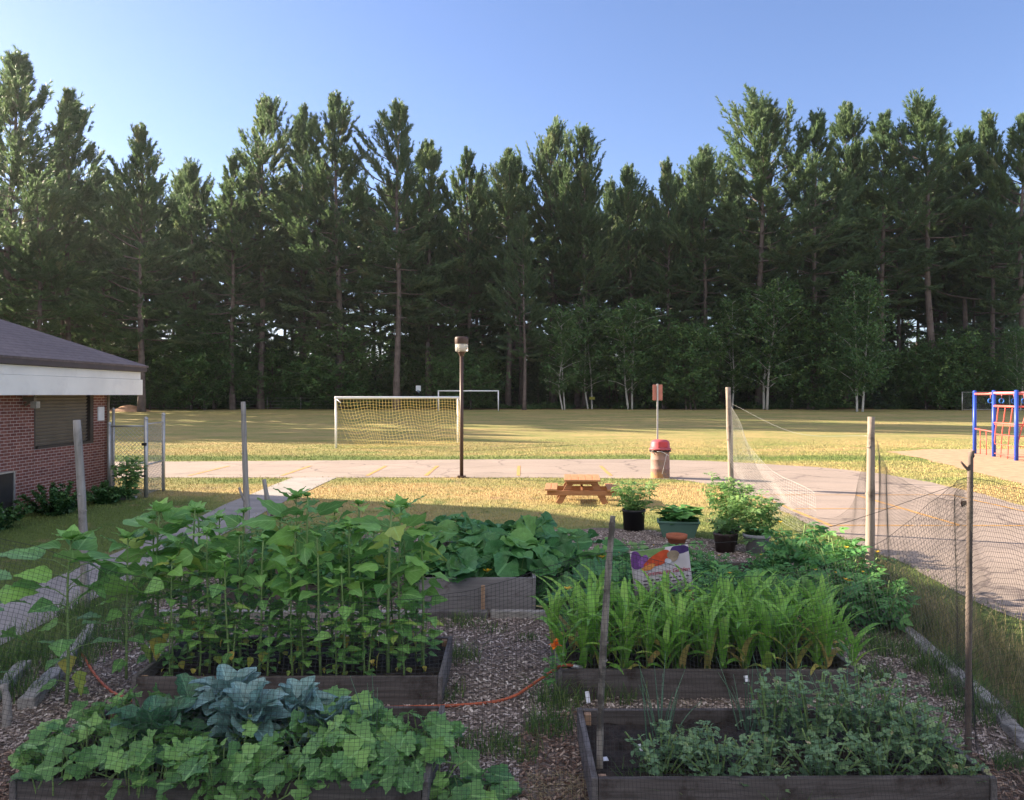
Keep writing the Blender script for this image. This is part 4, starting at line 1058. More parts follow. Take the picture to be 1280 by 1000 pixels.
# px of the top, row of the top, depth
tops = [(190, 640, 7.0), (238, 628, 7.15), (262, 655, 6.85), (300, 632, 7.3), (325, 665, 6.75), (352, 640, 7.25), (382, 612, 7.0), (400, 662, 6.72), (415, 632, 7.35), (440, 650, 6.95), (452, 622, 7.15),
        (485, 624, 6.8), (508, 640, 7.3), (528, 652, 7.0), (215, 690, 6.72), (285, 690, 6.7), (365, 700, 6.7), (430, 705, 6.68), (465, 690, 7.3), (500, 695, 6.9), (520, 700, 7.2), (235, 720, 7.2), (310, 715, 7.45), (395, 705, 7.45), (455, 718, 6.72),
        (225, 662, 7.4), (275, 640, 7.5), (338, 660, 7.5), (470, 655, 7.5), (375, 655, 7.0), (300, 660, 6.9), (425, 672, 7.2), (490, 668, 7.5),
        (212, 775, 6.7), (250, 765, 6.75), (292, 770, 6.68), (335, 762, 6.7), (378, 770, 6.72), (420, 765, 6.68), (462, 760, 6.7), (505, 768, 6.72), (530, 760, 6.9), (270, 755, 7.1), (350, 750, 7.1), (440, 752, 7.1)]
used = set()
special = {0: 'sunflower plant with broad pale leaves at left end of bed', 6: 'tallest of the sunflower plants, its upper leaves reaching before the walkway', 11: 'tall sunflower plant with big spread top leaves at right of bed', 13: 'sunflower plant at the right end of its bed beside the grey boards'}
for i, (px, py, d) in enumerate(tops):
    x = (px - 640) / F * d; zt = H - (py - HZ) / F * d
    v = i % 6; hh = (1.42, 1.30, 1.50, 1.2, 1.36, 1.05)[v]
    sc = (zt - 0.15 - 0.06) / hh
    loc = (x, d, 0.15)
    kw = dict(label=special.get(i, SL))
    if v not in used:
        used.add(v); o = sun[v]; o.location = loc; o.rotation_euler = (0, 0, rng.uniform(0, 6)); o.scale = (max(sc, .85), max(sc, .85), sc); o['label'] = kw['label']
    else:
        o = dup(sun[v], loc, rng.uniform(0, 6.28), (max(sc, .7), max(sc, .7), sc), kw['label'])
big = sunflower('sunflower', 1.42, 24, 0.285, 31, 'big lone sunflower plant with thick stem at left, outside the beds', None, 0.02); big.location = (-3.72, 6.55, 0); big.scale = (1.05, 1.05, 0.98); big.rotation_euler = (0, 0, 1.0)
for (px, py, d, rz, lab) in ((196, 632, 7.0, .4, 'broad leaved sunflower plant at the left end of its bed, pale top leaves'), (158, 668, 6.75, 2.1, 'sunflower plant leaning out past the left board of its bed'), (250, 636, 7.35, 3.3, 'broad leaved sunflower plant at the back left of its bed'), (372, 616, 7.3, 5.0, 'broad leaved sunflower plant at the middle back with its top above the others'), (498, 628, 7.1, 1.2, 'broad leaved sunflower plant near the right end of its bed')):
    dup(big, ((px - 640) / F * d, d, .15), rz, (.88, .88, (H - (py - HZ) / F * d - .15) / 1.46), lab, SG)
big2 = sunflower('sunflower', 1.3, 15, 0.25, 33, 'sunflower plant at the far left edge, half out of view', None, 0.05); big2.location = (-4.35, 6.5, 0); big2.rotation_euler = (0, 0, 2.0); big2.scale = (1, 1, .85)

# ------------------------------------------------------------------ corn
def ribbon(L_, w, rise, bend, seed, nv=12):
    r_ = np.random.default_rng(seed)
    pts = []; x = 0.0; z = 0.0; el = rise
    for i in range(nv):
        pts.append((x, z)); s = L_ / (nv - 1); x += math.cos(el) * s; z += math.sin(el) * s; el -= bend * (0.35 + 1.3 * i / nv) / nv * 2
    V = []; U = []
    tw = r_.normal(0, 0.5)
    for i, (x, z) in enumerate(pts):
        t = i / (nv - 1); ww = w * (min(1, t / 0.12 + 0.55)) * (1 - t ** 2.5) ** 0.9 + 0.001
        ang = tw * t
        for u in (-1, 0, 1):
            wob = 0.006 * math.sin(t * 22 + u * 2) * abs(u)
            V.append((u * ww * math.cos(ang), x + abs(u) * 0, z + abs(u) * ww * 0.45 + u * ww * math.sin(ang) + wob)); U.append((u * .5 + .5, t))
    f = []
    for i in range(nv - 1):
        for j in range(2): f.append([i * 3 + j, i * 3 + j + 1, i * 3 + 4 + j, i * 3 + 3 + j])
    return np.array(V), [np.array(f)], np.array(U)
def corn(seed, label, group, h=0.55):
    r_ = np.random.default_rng(seed)
    t = thing('corn_plant', label, 'corn', (0, 0, -50), 0, group)
    st = MB(); tube(st, [(0, 0, 0), (0.01, 0, h * .5), (0.0, 0.01, h)], [0.013, 0.011, 0.006], 7); st.build('stalk', M_STEM, t)
    lf = MB()
    n = 10; a0 = r_.uniform(0, 6)
    for i in range(n):
        q = (i + 0.3) / n; az = a0 + i * PI + r_.normal(0, 0.35)
        L_ = r_.uniform(0.42, 0.7) * (0.75 + 0.4 * math.sin(PI * q)); rise = rad(r_.uniform(60, 78) + 10 * q); bend = r_.uniform(.4, 1.5) * (1.2 - 0.6 * q)
        tm = ribbon(L_, r_.uniform(0.028, 0.043), rise, bend, seed * 31 + i)
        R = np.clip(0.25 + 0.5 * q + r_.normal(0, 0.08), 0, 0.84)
        if q < 0.28 and r_.random() < 0.6: R = r_.uniform(0.88, 1); 
        place(lf, tm, [(0, 0, q * h)], [(math.cos(az), math.sin(az), 0)], [UP], 1.0, R)
    lf.build('foliage', M_CORN, t)
    return t
CG = 'corn plants in the raised bed'; CL = 'bright green young corn plant with arching ribbon leaves in the dense corn row'
cvar = [corn(60 + i, CL, CG, 0.52 + 0.05 * i) for i in range(6)]
k = 0
for iy, y in enumerate((6.82, 7.08, 7.34, 7.6)):
    for ix in range(19):
        x = 0.48 + ix * 0.134 + rng.normal(0, 0.04) + 0.1 * (iy % 2)
        loc = (min(x, 2.98), y + rng.normal(0, 0.04), 0.16); sc = rng.uniform(0.7, 0.98)
        lab = CL
        if iy == 0 and ix == 0: lab = 'corn plant at the left end of the row, leaning over the hose'
        if iy == 0 and ix == 18: lab = 'corn plant at the right end of the row, drooping past the bed'
        if k < 6: o = cvar[k]; o.location = loc; o.rotation_euler = (0, 0, rng.uniform(0, 6)); o.scale = (sc * 1.05, sc * 1.05, sc * .77); o['label'] = lab
        else: o = dup(cvar[k % 6], loc, rng.uniform(0, 6.28), (sc * 1.05, sc * 1.05, sc * .77), lab)
        k += 1
# withered leaves hanging over the front board
for (px, lab) in ((893, 'long yellowed corn leaf hanging over the front board, pointing at the right'), (1068, 'yellowed corn leaf hanging near right end of the corn bed')):
    pass

# ------------------------------------------------------------------ cucumber / squash / potato / tomato clumps
T_CUC = [lobed(32, 5, 0.26, 0.05, 0.14, 0.05, s) for s in (1, 2, 3)]
T_SQU = [lobed(36, 5, 0.10, 0.02, 0.30, 0.07, s) for s in (5, 6, 7)]
def flower(mb, p, r, az, n=5, el=0.8):
    for i in range(n):
        a = az + i * 2 * PI / n
        place(mb, T_PETAL, [p], [azd(np.array(a), np.array(el))], [UP - azd(np.array(a), 0.0) * 0.5], r, rng.random())
T_PETAL = gridleaf(lambda t: 0.05 + 0.28 * math.sin(PI * t ** 0.7) ** 0.8, 2, 4, 0.2, 0.3)
def vine(name, label, cat, loc, n, rx, ry, leaf, stalk, tms, m, seed, group=None, tilt=0.5, flowers=0, fm=None, hmin=0.25, face=(0, -0.35, 1), dome=0.35):
    r_ = np.random.default_rng(seed)
    t = thing(name, label, cat, loc, 0, group)
    st = MB(); P = []; D = []; NN = []; S = []; R = []
    for i in range(n):
        a = r_.uniform(0, 2 * PI); q = math.sqrt(r_.random())
        bx, by = rx * q * 0.85 * math.cos(a), ry * q * 0.85 * math.sin(a)
        hh = stalk * r_.uniform(hmin, 1.0) * (1 - dome * q * q)
        ex, ey = bx + r_.normal(0, 0.05) + 0.15 * rx * math.cos(a), by + r_.normal(0, 0.05) + 0.15 * ry * math.sin(a)
        tube(st, [(bx, by, -0.02), (bx * .6 + ex * .4, by * .6 + ey * .4, hh * 0.6), (ex, ey, hh)], [0.006, 0.005, 0.004], 4, cap=False)
        az = a + r_.normal(0, 0.9)
        P.append((ex, ey, hh)); D.append(azd(np.array(az), np.array(r_.uniform(-0.7, 0.15)))); NN.append(np.array(face) + r_.normal(0, tilt, 3) + 0.35 * azd(np.array(a), 0.0) * q)
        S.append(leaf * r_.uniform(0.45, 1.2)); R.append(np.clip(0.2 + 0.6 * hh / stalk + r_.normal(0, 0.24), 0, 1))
    # trailing runners
    for i in range(5):
        a = r_.uniform(0, 6.28); tube(st, smooth_line([(0, 0, .02), (rx * .5 * math.cos(a), ry * .5 * math.sin(a), 0.08), (rx * math.cos(a + .4), ry * math.sin(a + .4), 0.04)], 4), 0.005, 4, cap=False)
    lf = MB(); place_mix(lf, tms, P, D, NN, np.array(S), np.array(R))
    st.build('stem', M_STEM, t); lf.build('foliage', m, t)
    for i in range(flowers):
        fl = MB(); j = r_.integers(0, n); p = np.array(P[j]); p = np.array([p[0] * 0.95, p[1] - ry * 0.25, max(0.06, p[2] * 0.92)])
        flower(fl, p, leaf * 0.2, r_.uniform(0, 6)); fl.build('flower', fm or M_YEL, t)
    return t
CU = 'cucumber vines in the front bed'
for i, (x, y, rx, ry, n, lab) in enumerate([(-2.75, 4.98, .36, .3, 60, 'cucumber vine with ragged pale leaves at left end of the front bed'), (-2.25, 4.92, .34, .26, 60, 'cucumber vine spilling over the dark front board left of the kale'),
        (-1.8, 4.92, .34, .26, 64, 'cucumber vine growing in front of the blue green collard'), (-1.35, 4.95, .34, .3, 66, 'cucumber vine just right of the blue green collard'), (-0.95, 5.0, .32, .34, 66, 'bright cucumber vine below the onion stalk'),
        (-0.62, 5.05, .3, .36, 60, 'cucumber vine at right end of the bed over the corner'), (-1.15, 5.45, .36, .25, 46, 'cucumber vine behind, along the back of the front bed'), (-2.65, 5.5, .3, .28, 40, 'cucumber vine at back left of the bed beside dark kale')]):
    vine('cucumber_vine', lab, 'cucumber vine', (x, y, 0.2), n, rx, ry, 0.155, 0.30, T_CUC, M_CUC, 200 + i, CU, 0.58, 1 if i in (2, 4) else 0)
vine('cucumber_vine', 'cucumber vine trailing off the bed down to the wood chips', 'cucumber vine', (-0.30, 4.93, 0.0), 44, .3, .34, 0.16, 0.22, T_CUC, M_CUC, 230, CU, 0.45, dome=0.7)
vine('cucumber_vine', 'cucumber shoots hanging down over the dark front board', 'cucumber vine', (-1.6, 4.66, 0.06), 22, .75, .06, 0.13, 0.2, T_CUC, M_CUC, 231, CU, 0.4, 0, face=(0, -1, 0.5))
SQ = 'squash plants sprawling behind the tall grey bed'
for i, (x, y, z, rx, ry, n, st_, lab) in enumerate([(-0.75, 9.75, .36, .55, .5, 40, .34, 'squash plant at left front of the tall bed over its board'), (-0.05, 10.0, .36, .55, .55, 44, .42, 'squash plant in the middle of the tall bed, open yellow flower'),
        (-0.7, 10.9, .36, .6, .6, 42, .5, 'squash plant at the back left of the tall bed'), (0.1, 11.0, .36, .6, .6, 44, .52, 'squash plant at the back of the tall bed, highest leaves'),
        (0.75, 9.75, .0, .55, .55, 44, .55, 'squash plant on the ground right of the tall bed'), (0.95, 10.8, .0, .65, .6, 46, .72, 'squash plant on the ground at the back right, several flowers'), (0.35, 12.0, 0.0, .6, .5, 34, .55, 'squash plant farthest back beside the dry lawn'), (-0.75, 12.0, 0.0, .6, .5, 34, .6, 'squash plant farthest back behind the sunflowers')]):
    vine('squash_plant', lab, 'squash plant', (x, y, z), n, rx, ry, 0.34, st_, T_SQU, M_SQU, 300 + i, SQ, 0.33, (1, 2, 0, 0, 2, 2, 0, 0)[i], hmin=0.3, face=(0, -0.3, 1))
T_PIN = [pinnate(3, 0.36), pinnate(2, 0.42)]
def bush(name, label, cat, loc, n, r, h, leaf, m, seed, group=None, flowers=0, fm=None, tms=None, spread=0.5, stems=9, dome=True, jit=0.0, rb=.15):
    r_ = np.random.default_rng(seed)
    t = thing(name, label, cat, loc, 0, group)
    st = MB(); P = []; D = []; NN = []; S = []; R = []
    tips = []
    for i in range(stems):
        a = i * 2.4 + r_.normal(0, .3); q = math.sqrt((i + .5) / stems)
        tip = np.array([r * q * math.cos(a), r * q * math.sin(a), h * (1 - (0.45 * q * q if dome else 0.15 * q)) * r_.uniform(0.8, 1.08)])
        b = np.array([tip[0] * .25, tip[1] * .25, -0.02]); md = np.array([tip[0] * .65, tip[1] * .65, tip[2] * .55])
        tube(st, smooth_line([b, md, tip], 3), 0.006, 4, cap=False); tips.append((b, md, tip))
    for i in range(n):
        b, md, tip = tips[r_.integers(0, stems)]; q = r_.random() ** 0.7
        p = (b * (1 - q) ** 2 + 2 * md * q * (1 - q) + tip * q * q); a = r_.uniform(0, 6.28)
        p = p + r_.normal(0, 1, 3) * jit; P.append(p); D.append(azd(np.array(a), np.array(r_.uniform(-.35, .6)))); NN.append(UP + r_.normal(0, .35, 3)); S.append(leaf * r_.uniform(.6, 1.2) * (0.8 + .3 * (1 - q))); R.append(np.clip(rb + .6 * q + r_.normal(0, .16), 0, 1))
    lf = MB(); place_mix(lf, tms or T_PIN, P, D, NN, np.array(S), np.array(R))
    st.build('stem', M_STEM, t); lf.build('foliage', m, t)
    for i in range(flowers):
        fl = MB(); p = tips[(i * 3 + 1) % stems][2] + np.array([0, -.03, .04]); flower(fl, p, leaf * 0.13, r_.uniform(0, 6)); fl.build('flower', fm or M_YEL, t)
    return t
PG = 'potato plants behind the corn'; PL = 'bushy green potato plant in the leafy patch behind the corn'
pv = [bush('potato_plant', PL, 'potato plant', (0, 0, -50), 95, .42, .52, .26, M_POT, 400 + i, PG, (1, 0, 2)[i]) for i in range(3)]
k = 0
for y in (8.6, 9.2, 9.8, 10.4, 11.0):
    for x in (1.5, 2.1, 2.7, 3.3, 3.9):
        lab = PL
        loc = (x + rng.normal(0, .1) + (0.2 if x > 3 else 0), y + rng.normal(0, .1), 0.12); sc = rng.uniform(.85, 1.1) * (1.28 if x > 3.6 and y > 9.5 else (.72 if y > 9.5 and x > 2.4 else (.85 if y > 9.5 else .95)))
        if x == 3.9 and y == 11.0: lab = 'largest potato plant at the far right corner of the patch'
        if x == 1.5 and y == 8.6: lab = 'potato plant beside the vegetable banner, at the near left of its patch'
        if k < 3: o = pv[k]; o.location = loc; o.rotation_euler = (0, 0, rng.uniform(0, 6)); o.scale = (sc,) * 3; o['label'] = lab
        else: dup(pv[k % 3], loc, rng.uniform(0, 6), sc, lab)
        k += 1
vine('squash_plant', 'zucchini plant with yellow flowers right of the vegetable banner', 'squash plant', (2.35, 8.55, .1), 26, .5, .4, .24, .52, T_SQU, M_POT, 420, None, .35, 4)
vine('squash_plant', 'zucchini plant spreading at the right end of the potato patch', 'squash plant', (3.75, 9.3, .05), 30, .5, .5, .26, .5, T_SQU, M_POT, 421, None, .35, 2)
vine('squash_plant', 'pale melon plant on the chips before the clay pot', 'squash plant', (1.65, 11.9, .02), 30, .55, .4, .2, .32, T_CUC, M_TOM, 422, None, .35, 1)
vine('squash_plant', 'squash plant left of the corn below the young post', 'squash plant', (0.95, 8.7, .02), 24, .4, .4, .24, .4, T_SQU, M_SQU, 423, None, .35, 1)
BG = 'bean plants behind the sunflowers'; BL = 'dark bushy bean plant behind the sunflower row'
bv = [bush('bean_plant', BL, 'bean plant', (0, 0, -50), 110, .42, .62, .2, M_POT, 430 + i, BG) for i in range(2)]
k = 0
for y in (9.9, 10.5, 11.1):
    for x in (-3.5, -3.0, -2.5, -2.0):
        loc = (x + rng.normal(0, .08), y, .12); sc = rng.uniform(.9, 1.2)
        if k < 2: o = bv[k]; o.location = loc; o.scale = (sc,) * 3
        else: dup(bv[k % 2], loc, rng.uniform(0, 6), sc)
        k += 1

# ------------------------------------------------------------------ kale and cabbage
def paddle(t): return 0.018 + (0.27 * math.sin(PI * min(1, max(0, (t - 0.34) / 0.67)) ** 0.9) ** 0.5 if t > 0.34 else 0)
T_KALE = [gridleaf(paddle, 6, 12, 0.12, d, w, k, 0.6) for d, w, k in ((0.35, 0.05, 3), (0.6, 0.06, 4), (0.15, 0.04, 3))]
T_SAV = [gridleaf(spoon, 6, 10, 0.1, d, w, k, 0.4) for d, w, k in ((0.3, 0.09, 5), (0.55, 0.11, 6))]
def rosette(label, loc, n, L0, L1, m, tms, seed, stem=0.12, el0=1.35, el1=0.0, group=None, name='kale_plant', cat='kale'):
    r_ = np.random.default_rng(seed)
    t = thing(name, label, cat, loc, 0, group)
    st = MB(); tube(st, [(0, 0, -.05), (0.01, 0, stem)], [0.022, 0.018], 8); st.build('stem', M_STEM, t)
    P = []; D = []; NN = []; S = []; R = []
    for i in range(n):
        q = i / (n - 1); az = i * 2.4 + r_.normal(0, .15); el = el0 + (el1 - el0) * q ** 0.8 + r_.normal(0, .08)
        P.append((0.02 * math.cos(az), 0.02 * math.sin(az), stem * (1 - .75 * q))); D.append(azd(np.array(az), np.array(el))); NN.append(UP * 1.2 - azd(np.array(az), 0.0) * (1.6 if el > .6 else .4) + r_.normal(0, .12, 3))
        S.append(L0 + (L1 - L0) * math.sin(PI * min(1, .25 + q * .7)) * r_.uniform(.85, 1.1)); R.append(np.clip(.35 + .3 * r_.random() + .25 * (1 - q), 0, 1))
    lf = MB(); place_mix(lf, tms, P, D, NN, np.array(S), np.array(R)); lf.build('foliage', m, t)
    return t
KG = 'kale and cabbage plants in the front bed'
rosette('large blue green collard plant with broad upright leaves', (-1.76, 5.24, .2), 40, .13, .28, M_KALE, T_KALE, 500, .26, 1.35, -.1, KG)
rosette('blue green collard plant behind the largest one, near the sunflower bed', (-2.0, 5.55, .2), 32, .12, .28, M_KALE, T_KALE, 505, .26, 1.3, 0, KG)
rosette('blue green collard plant between the largest one and the cabbage', (-1.5, 5.5, .2), 28, .12, .25, M_KALE, T_KALE, 506, .2, 1.3, 0, KG)
rosette('blue green cabbage with cupped leaves right of the collard', (-1.28, 5.45, .2), 18, .16, .30, M_KALE, T_KALE, 501, .08, 1.3, .2, KG, 'cabbage', 'cabbage')
rosette('dark crinkled kale plant left of the collard', (-2.34, 5.15, .2), 22, .15, .34, M_SAVOY, T_SAV, 502, .16, 1.35, .0, KG)
rosette('dark curly kale plant tucked behind the collard', (-2.3, 5.62, .2), 18, .13, .3, M_SAVOY, T_SAV, 503, .14, 1.2, -.1, KG)
rosette('small blue green collard low beside the cabbage', (-1.45, 5.2, .2), 9, .1, .2, M_KALE, T_KALE, 504, .04, 1.0, .1, KG)

# ------------------------------------------------------------------ peas, onions, plant tags in the front right bed
T_SML = [gridleaf(oval, 2, 4, .25, .25), gridleaf(lambda t: .42 * math.sin(PI * t ** .8) ** .7 + .004, 2, 4, .2, .2)]
T_PEA = [merge([moved(T_SML[1], (0, 0, 0), a, .2, s) for a, s in ((-1.2, .5), (1.2, .5))] + [moved(T_SML[1], (0, .3, 0), a, .1, s) for a, s in ((-.8, .5), (.8, .5), (0, .45))]), merge([moved(T_SML[0], (0, 0, 0), a, .3, .8) for a in (-.7, .7)])]
QG = 'pea plants in the front right bed'
for i, (x, y, n, r, h, lab) in enumerate([(0.98, 5.12, 190, .26, .26, 'pea plant clump beside white tags at left of front right bed'), (1.32, 5.0, 200, .28, .30, 'pea plant clump second from the left along the front board'), (1.22, 5.3, 120, .2, .2, 'small pea plant behind at the edge of the bare black soil'),
        (1.62, 5.02, 130, .24, .22, 'pea plant with straw coloured withered leaves near the front board'), (1.78, 5.38, 200, .15, .56, 'tall pale pea plant standing alone against black soil'), (2.0, 5.02, 210, .28, .3, 'pea plant in the middle of the front right bed by the board'),
        (2.1, 5.42, 260, .26, .52, 'tall pea plant at the back centre right of the bed'), (2.42, 5.45, 280, .28, .56, 'tallest pea plant near the back right, yellowing leaves'), (2.38, 5.05, 230, .28, .34, 'pea plant before the tall one, near the right front'), (2.68, 5.1, 230, .22, .44, 'pea plant at right end climbing to the thin post'), (2.8, 4.92, 90, .14, .2, 'pea plant drooping over the right front board'), (2.72, 5.5, 170, .2, .42, 'pea plant in the back right corner of the bed')]):
    o = bush('pea_plant', lab, 'pea plant', (x, y, .15), int(n * .82), r * 1.08, h * .98, .075, M_PEA, 520 + i, QG, 0, None, T_PEA, .5, 13, False, .035, .02)
def onions(label, loc, n, h, seed, sp=.1):
    r_ = np.random.default_rng(seed); t = thing('onion_clump', label, 'onion', loc, 0, 'onion clumps')
    mb = MB()
    for i in range(n):
        a = r_.uniform(0, 6.28); q = r_.random() * sp; ln = r_.uniform(.05, .4); hh = h * r_.uniform(.6, 1.05)
        b = np.array([q * math.cos(a), q * math.sin(a), 0]); tp = b + np.array([ln * hh * math.cos(a), ln * hh * math.sin(a), hh])
        if r_.random() < .25: tp = tp + np.array([.12 * math.cos(a), 0, -.12])
        md = (b + tp) / 2 + np.array([0, 0, .08 * hh]); tube(mb, smooth_line([b, md, tp], 4), np.linspace(.0055, .0015, 9), 5, a=(r_.random(), .5, .5), cap=False)
    mb.build('foliage', M_ONION, t); return t
onions('onion clump with long fanned stalks at back left of bed', (1.05, 5.55, .15), 16, .58, 1)
onions('onion clump behind the tall pale pea plant', (2.0, 5.68, .15), 16, .55, 2, .14)
onions('onion clump at the back between two tall pea plants', (1.72, 5.7, .15), 12, .5, 3, .12)
onions('onion clump near the back right of the pea bed', (2.45, 5.75, .15), 12, .5, 4, .14)
onions('single onion tuft in the cucumber bed by the hose', (-0.92, 5.3, .2), 7, .48, 5, .04)
mtag, nt, b = newmat('tag_white'); b.inputs['Base Color'].default_value = rgb((.7, .72, .8)); b.inputs['Roughness'].default_value = .5
for (x, y, z, rx, rz, s, lab) in ((0.86, 5.28, .21, .9, .4, (.04, .004, .065), 'white plant tag standing in soil beside the pea clump'), (0.6, 5.18, .19, .3, .2, (.07, .004, .035), 'white plant tag leaning at the left board of the pea bed'), (1.33, 4.835, .2, .9, -.1, (.075, .004, .045), 'white plant tag lying by the front board below the peas'), (0.62, 6.42, .12, 1.2, 0.3, (.035, .004, .09), 'white plant tag on the chips left of the corn bed front'), (1.98, 6.62, .2, 1.1, .2, (.04, .004, .05), 'white plant tag under the corn at front board')):
    mb = MB(); box(mb, (0, 0, 0), s); o = mb.build('plant_tag', mtag, None, False, .001); o.location = (x, y, z); o.rotation_euler = (rx - PI / 2, 0, rz); tag(o, lab, 'plant tag', 'white plant tags')

# marigolds and other small flowers
def marigold(label, loc, m, h=.5, n=34, r=.035):
    t = thing('marigold', label, 'flower', loc)
    st = MB(); tube(st, [(0, 0, 0), (.01, 0, h)], .004, 5); st.build('stem', M_STEM, t)
    fl = MB()
    a = rng.uniform(0, 6.28, n); el = rng.uniform(-.1, 1.5, n)
    place(fl, T_PETAL, np.tile([[.01, 0, h]], (n, 1)), azd(a, el), np.tile(UP, (n, 1)) - azd(a, np.zeros(n)) * .4, r, rng.random(n)); fl.build('bloom', m, t)
    lf = MB(); k = 12; place_mix(lf, T_PIN, np.stack([np.zeros(k), np.zeros(k), rng.uniform(.05, h * .8, k)], 1), azd(rng.uniform(0, 6, k), rng.uniform(0, .7, k)), np.tile(UP, (k, 1)), .12, rng.random(k)); lf.build('foliage', M_POT, t)
marigold('orange marigold bloom showing between sunflower stems at right', ((508 - 640) / F * 8.3, 8.3, 0), M_ORA, .52, 40, .055)
marigold('small red flower low among the sunflower stems at left', ((283 - 640) / F * 7.55, 7.55, .1), M_REDP, .16, 30, .04)
marigold('orange marigold at the left end of the corn bed', ((692 - 640) / F * 6.75, 6.62, .1), M_ORA, .38, 16, .06)

# ------------------------------------------------------------------ garden hose
mh = plain('orange_hose', (0.42, 0.10, 0.045), .45, var=.15, scale=9, bmp=.05)
hz = [gp(92, 806), gp(106, 826), gp(116, 842), gp(131, 860), gp(150, 873), gp(190, 886), gp(240, 891), gp(300, 894), gp(380, 892), gp(470, 888), gp(545, 886), gp(582, 884), gp(620, 880), gp(645, 872, .04), gp(668, 857, .1), gp(692, 841, .2), (0.42, 6.6, .295), (0.52, 6.68, .27)]
mb = MB(); tube(mb, smooth_line([(p[0], p[1], max(p[2], .0) + .022) for p in hz], 6), .0125, 8)
ho = mb.build('garden_hose', mh); tag(ho, 'orange garden hose winding across the wood chips between the beds', 'hose')
mb = MB(); tube(mb, [(.51, 6.675, .29), (.60, 6.74, .25)], .018, 8); mb.build('hose_nozzle', M_GALV, ho)

# ------------------------------------------------------------------ pots beyond the potato patch
def pot(name, label, loc, prof, m, plant=None, square=None):
    t = thing(name, label, 'plant pot', loc)
    mb = MB()
    if square:
        (lx, ly, tx, ty, h) = square
        def ring(x, y, z): return [(-x, -y, z), (x, -y, z), (x, y, z), (-x, y, z)]
        V = ring(lx, ly, 0) + ring(tx, ty, h) + ring(tx + .02, ty + .02, h) + ring(tx + .02, ty + .02, h + .035) + ring(tx - .015, ty - .015, h + .035) + ring(tx - .03, ty - .03, h - .04)
        f = [[3, 2, 1, 0]]
        for i in range(5):
            for e in range(4): f.append([i * 4 + e, i * 4 + (e + 1) % 4, i * 4 + 4 + (e + 1) % 4, i * 4 + 4 + e])
        f.append([20, 21, 22, 23]); mb.add(np.array(V), np.array(f)); mb.build('planter_box', m, t, False, .006)
        sm = MB(); box(sm, (0, 0, h - .02), (2 * tx - .05, 2 * ty - .05, .04)); sm.build('soil', M_SOIL, t, False)
    else:
        lathe(mb, prof, 28); mb.build('pot_body', m, t)
        zt = max(p[1] for p in prof); rt = max(p[0] for p in prof)
        sm = MB(); lathe(sm, [(0, zt - .045), (rt * .88, zt - .05)], 20); sm.build('soil', M_SOIL, t)
    if plant: plant(t)
    return t
def foliage(t, n, r, h, leaf, m, seed, z, tms=None, sx=1.0, stems=10):
    o = bush('tmp', 'x', 'x', (0, 0, 0), n, r, h, leaf, m, seed, None, 0, None, tms, .5, stems, False)
    for ch in list(o.children):
        ch.parent = t; ch.location = (0, 0, z); ch.scale = (sx, 1, 1)
    bpy.data.objects.remove(o)
mblack = plain('black_pot', (.012, .012, .014), .5, var=.2, scale=5, bmp=.03)
mgreen = plain('green_planter', (.10, .19, .15), .5, var=.1, scale=4, bmp=.03)
mterra = plain('terracotta', (.36, .12, .065), .75, var=.15, scale=5, bmp=.1)
mgrey = plain('grey_pot', (.30, .31, .33), .5, var=.1, scale=4, bmp=.05)
mbrown = plain('brown_pot', (.045, .032, .03), .5, var=.2, scale=5, bmp=.03)
pot('plant_pot', 'large black pot holding a pale leafy plant beside the picnic table', (2.33, 15.0, 0), [(0, 0), (.195, 0), (.21, .35), (.225, .36), (.225, .41), (.205, .41), (.2, .36)], mblack, lambda t: foliage(t, 340, .42, .62, .19, M_TOM, 600, .34))
pot('planter', 'long green planter box of pepper plants', (3.02, 14.25, 0), None, mgreen, lambda t: foliage(t, 260, .22, .30, .15, M_POT, 601, .26, T_SML, 1.85, 12), (.27, .13, .36, .18, .28)).rotation_euler = (0, 0, rad(-9))
pot('plant_pot', 'empty round terracotta pot behind the banner', (2.72, 12.95, 0), [(0, 0), (.10, 0), (.15, .22), (.17, .225), (.175, .29), (.155, .29), (.14, .2)], mterra)
pot('plant_pot', 'dark brown pot with short herbs left of the grey pot', (3.52, 12.95, 0), [(0, 0), (.15, 0), (.18, .27), (.195, .28), (.195, .32), (.175, .32), (.17, .27)], mbrown, lambda t: foliage(t, 110, .17, .28, .14, M_TOM, 602, .27))
pot('plant_pot', 'grey plastic pot with a tall pale tomato plant', (3.98, 12.75, 0), [(0, 0), (.15, 0), (.2, .28), (.22, .285), (.225, .34), (.2, .34), (.18, .28)], mgrey, lambda t: foliage(t, 420, .42, .74, .2, M_TOM, 603, .28))
pot('plant_pot', 'small black pot with the tallest tomato plant near the corner post', (3.75, 13.6, 0), [(0, 0), (.15, 0), (.18, .27), (.195, .28), (.195, .32), (.175, .32), (.17, .27)], mblack, lambda t: foliage(t, 460, .42, .98, .2, M_TOM, 604, .27))
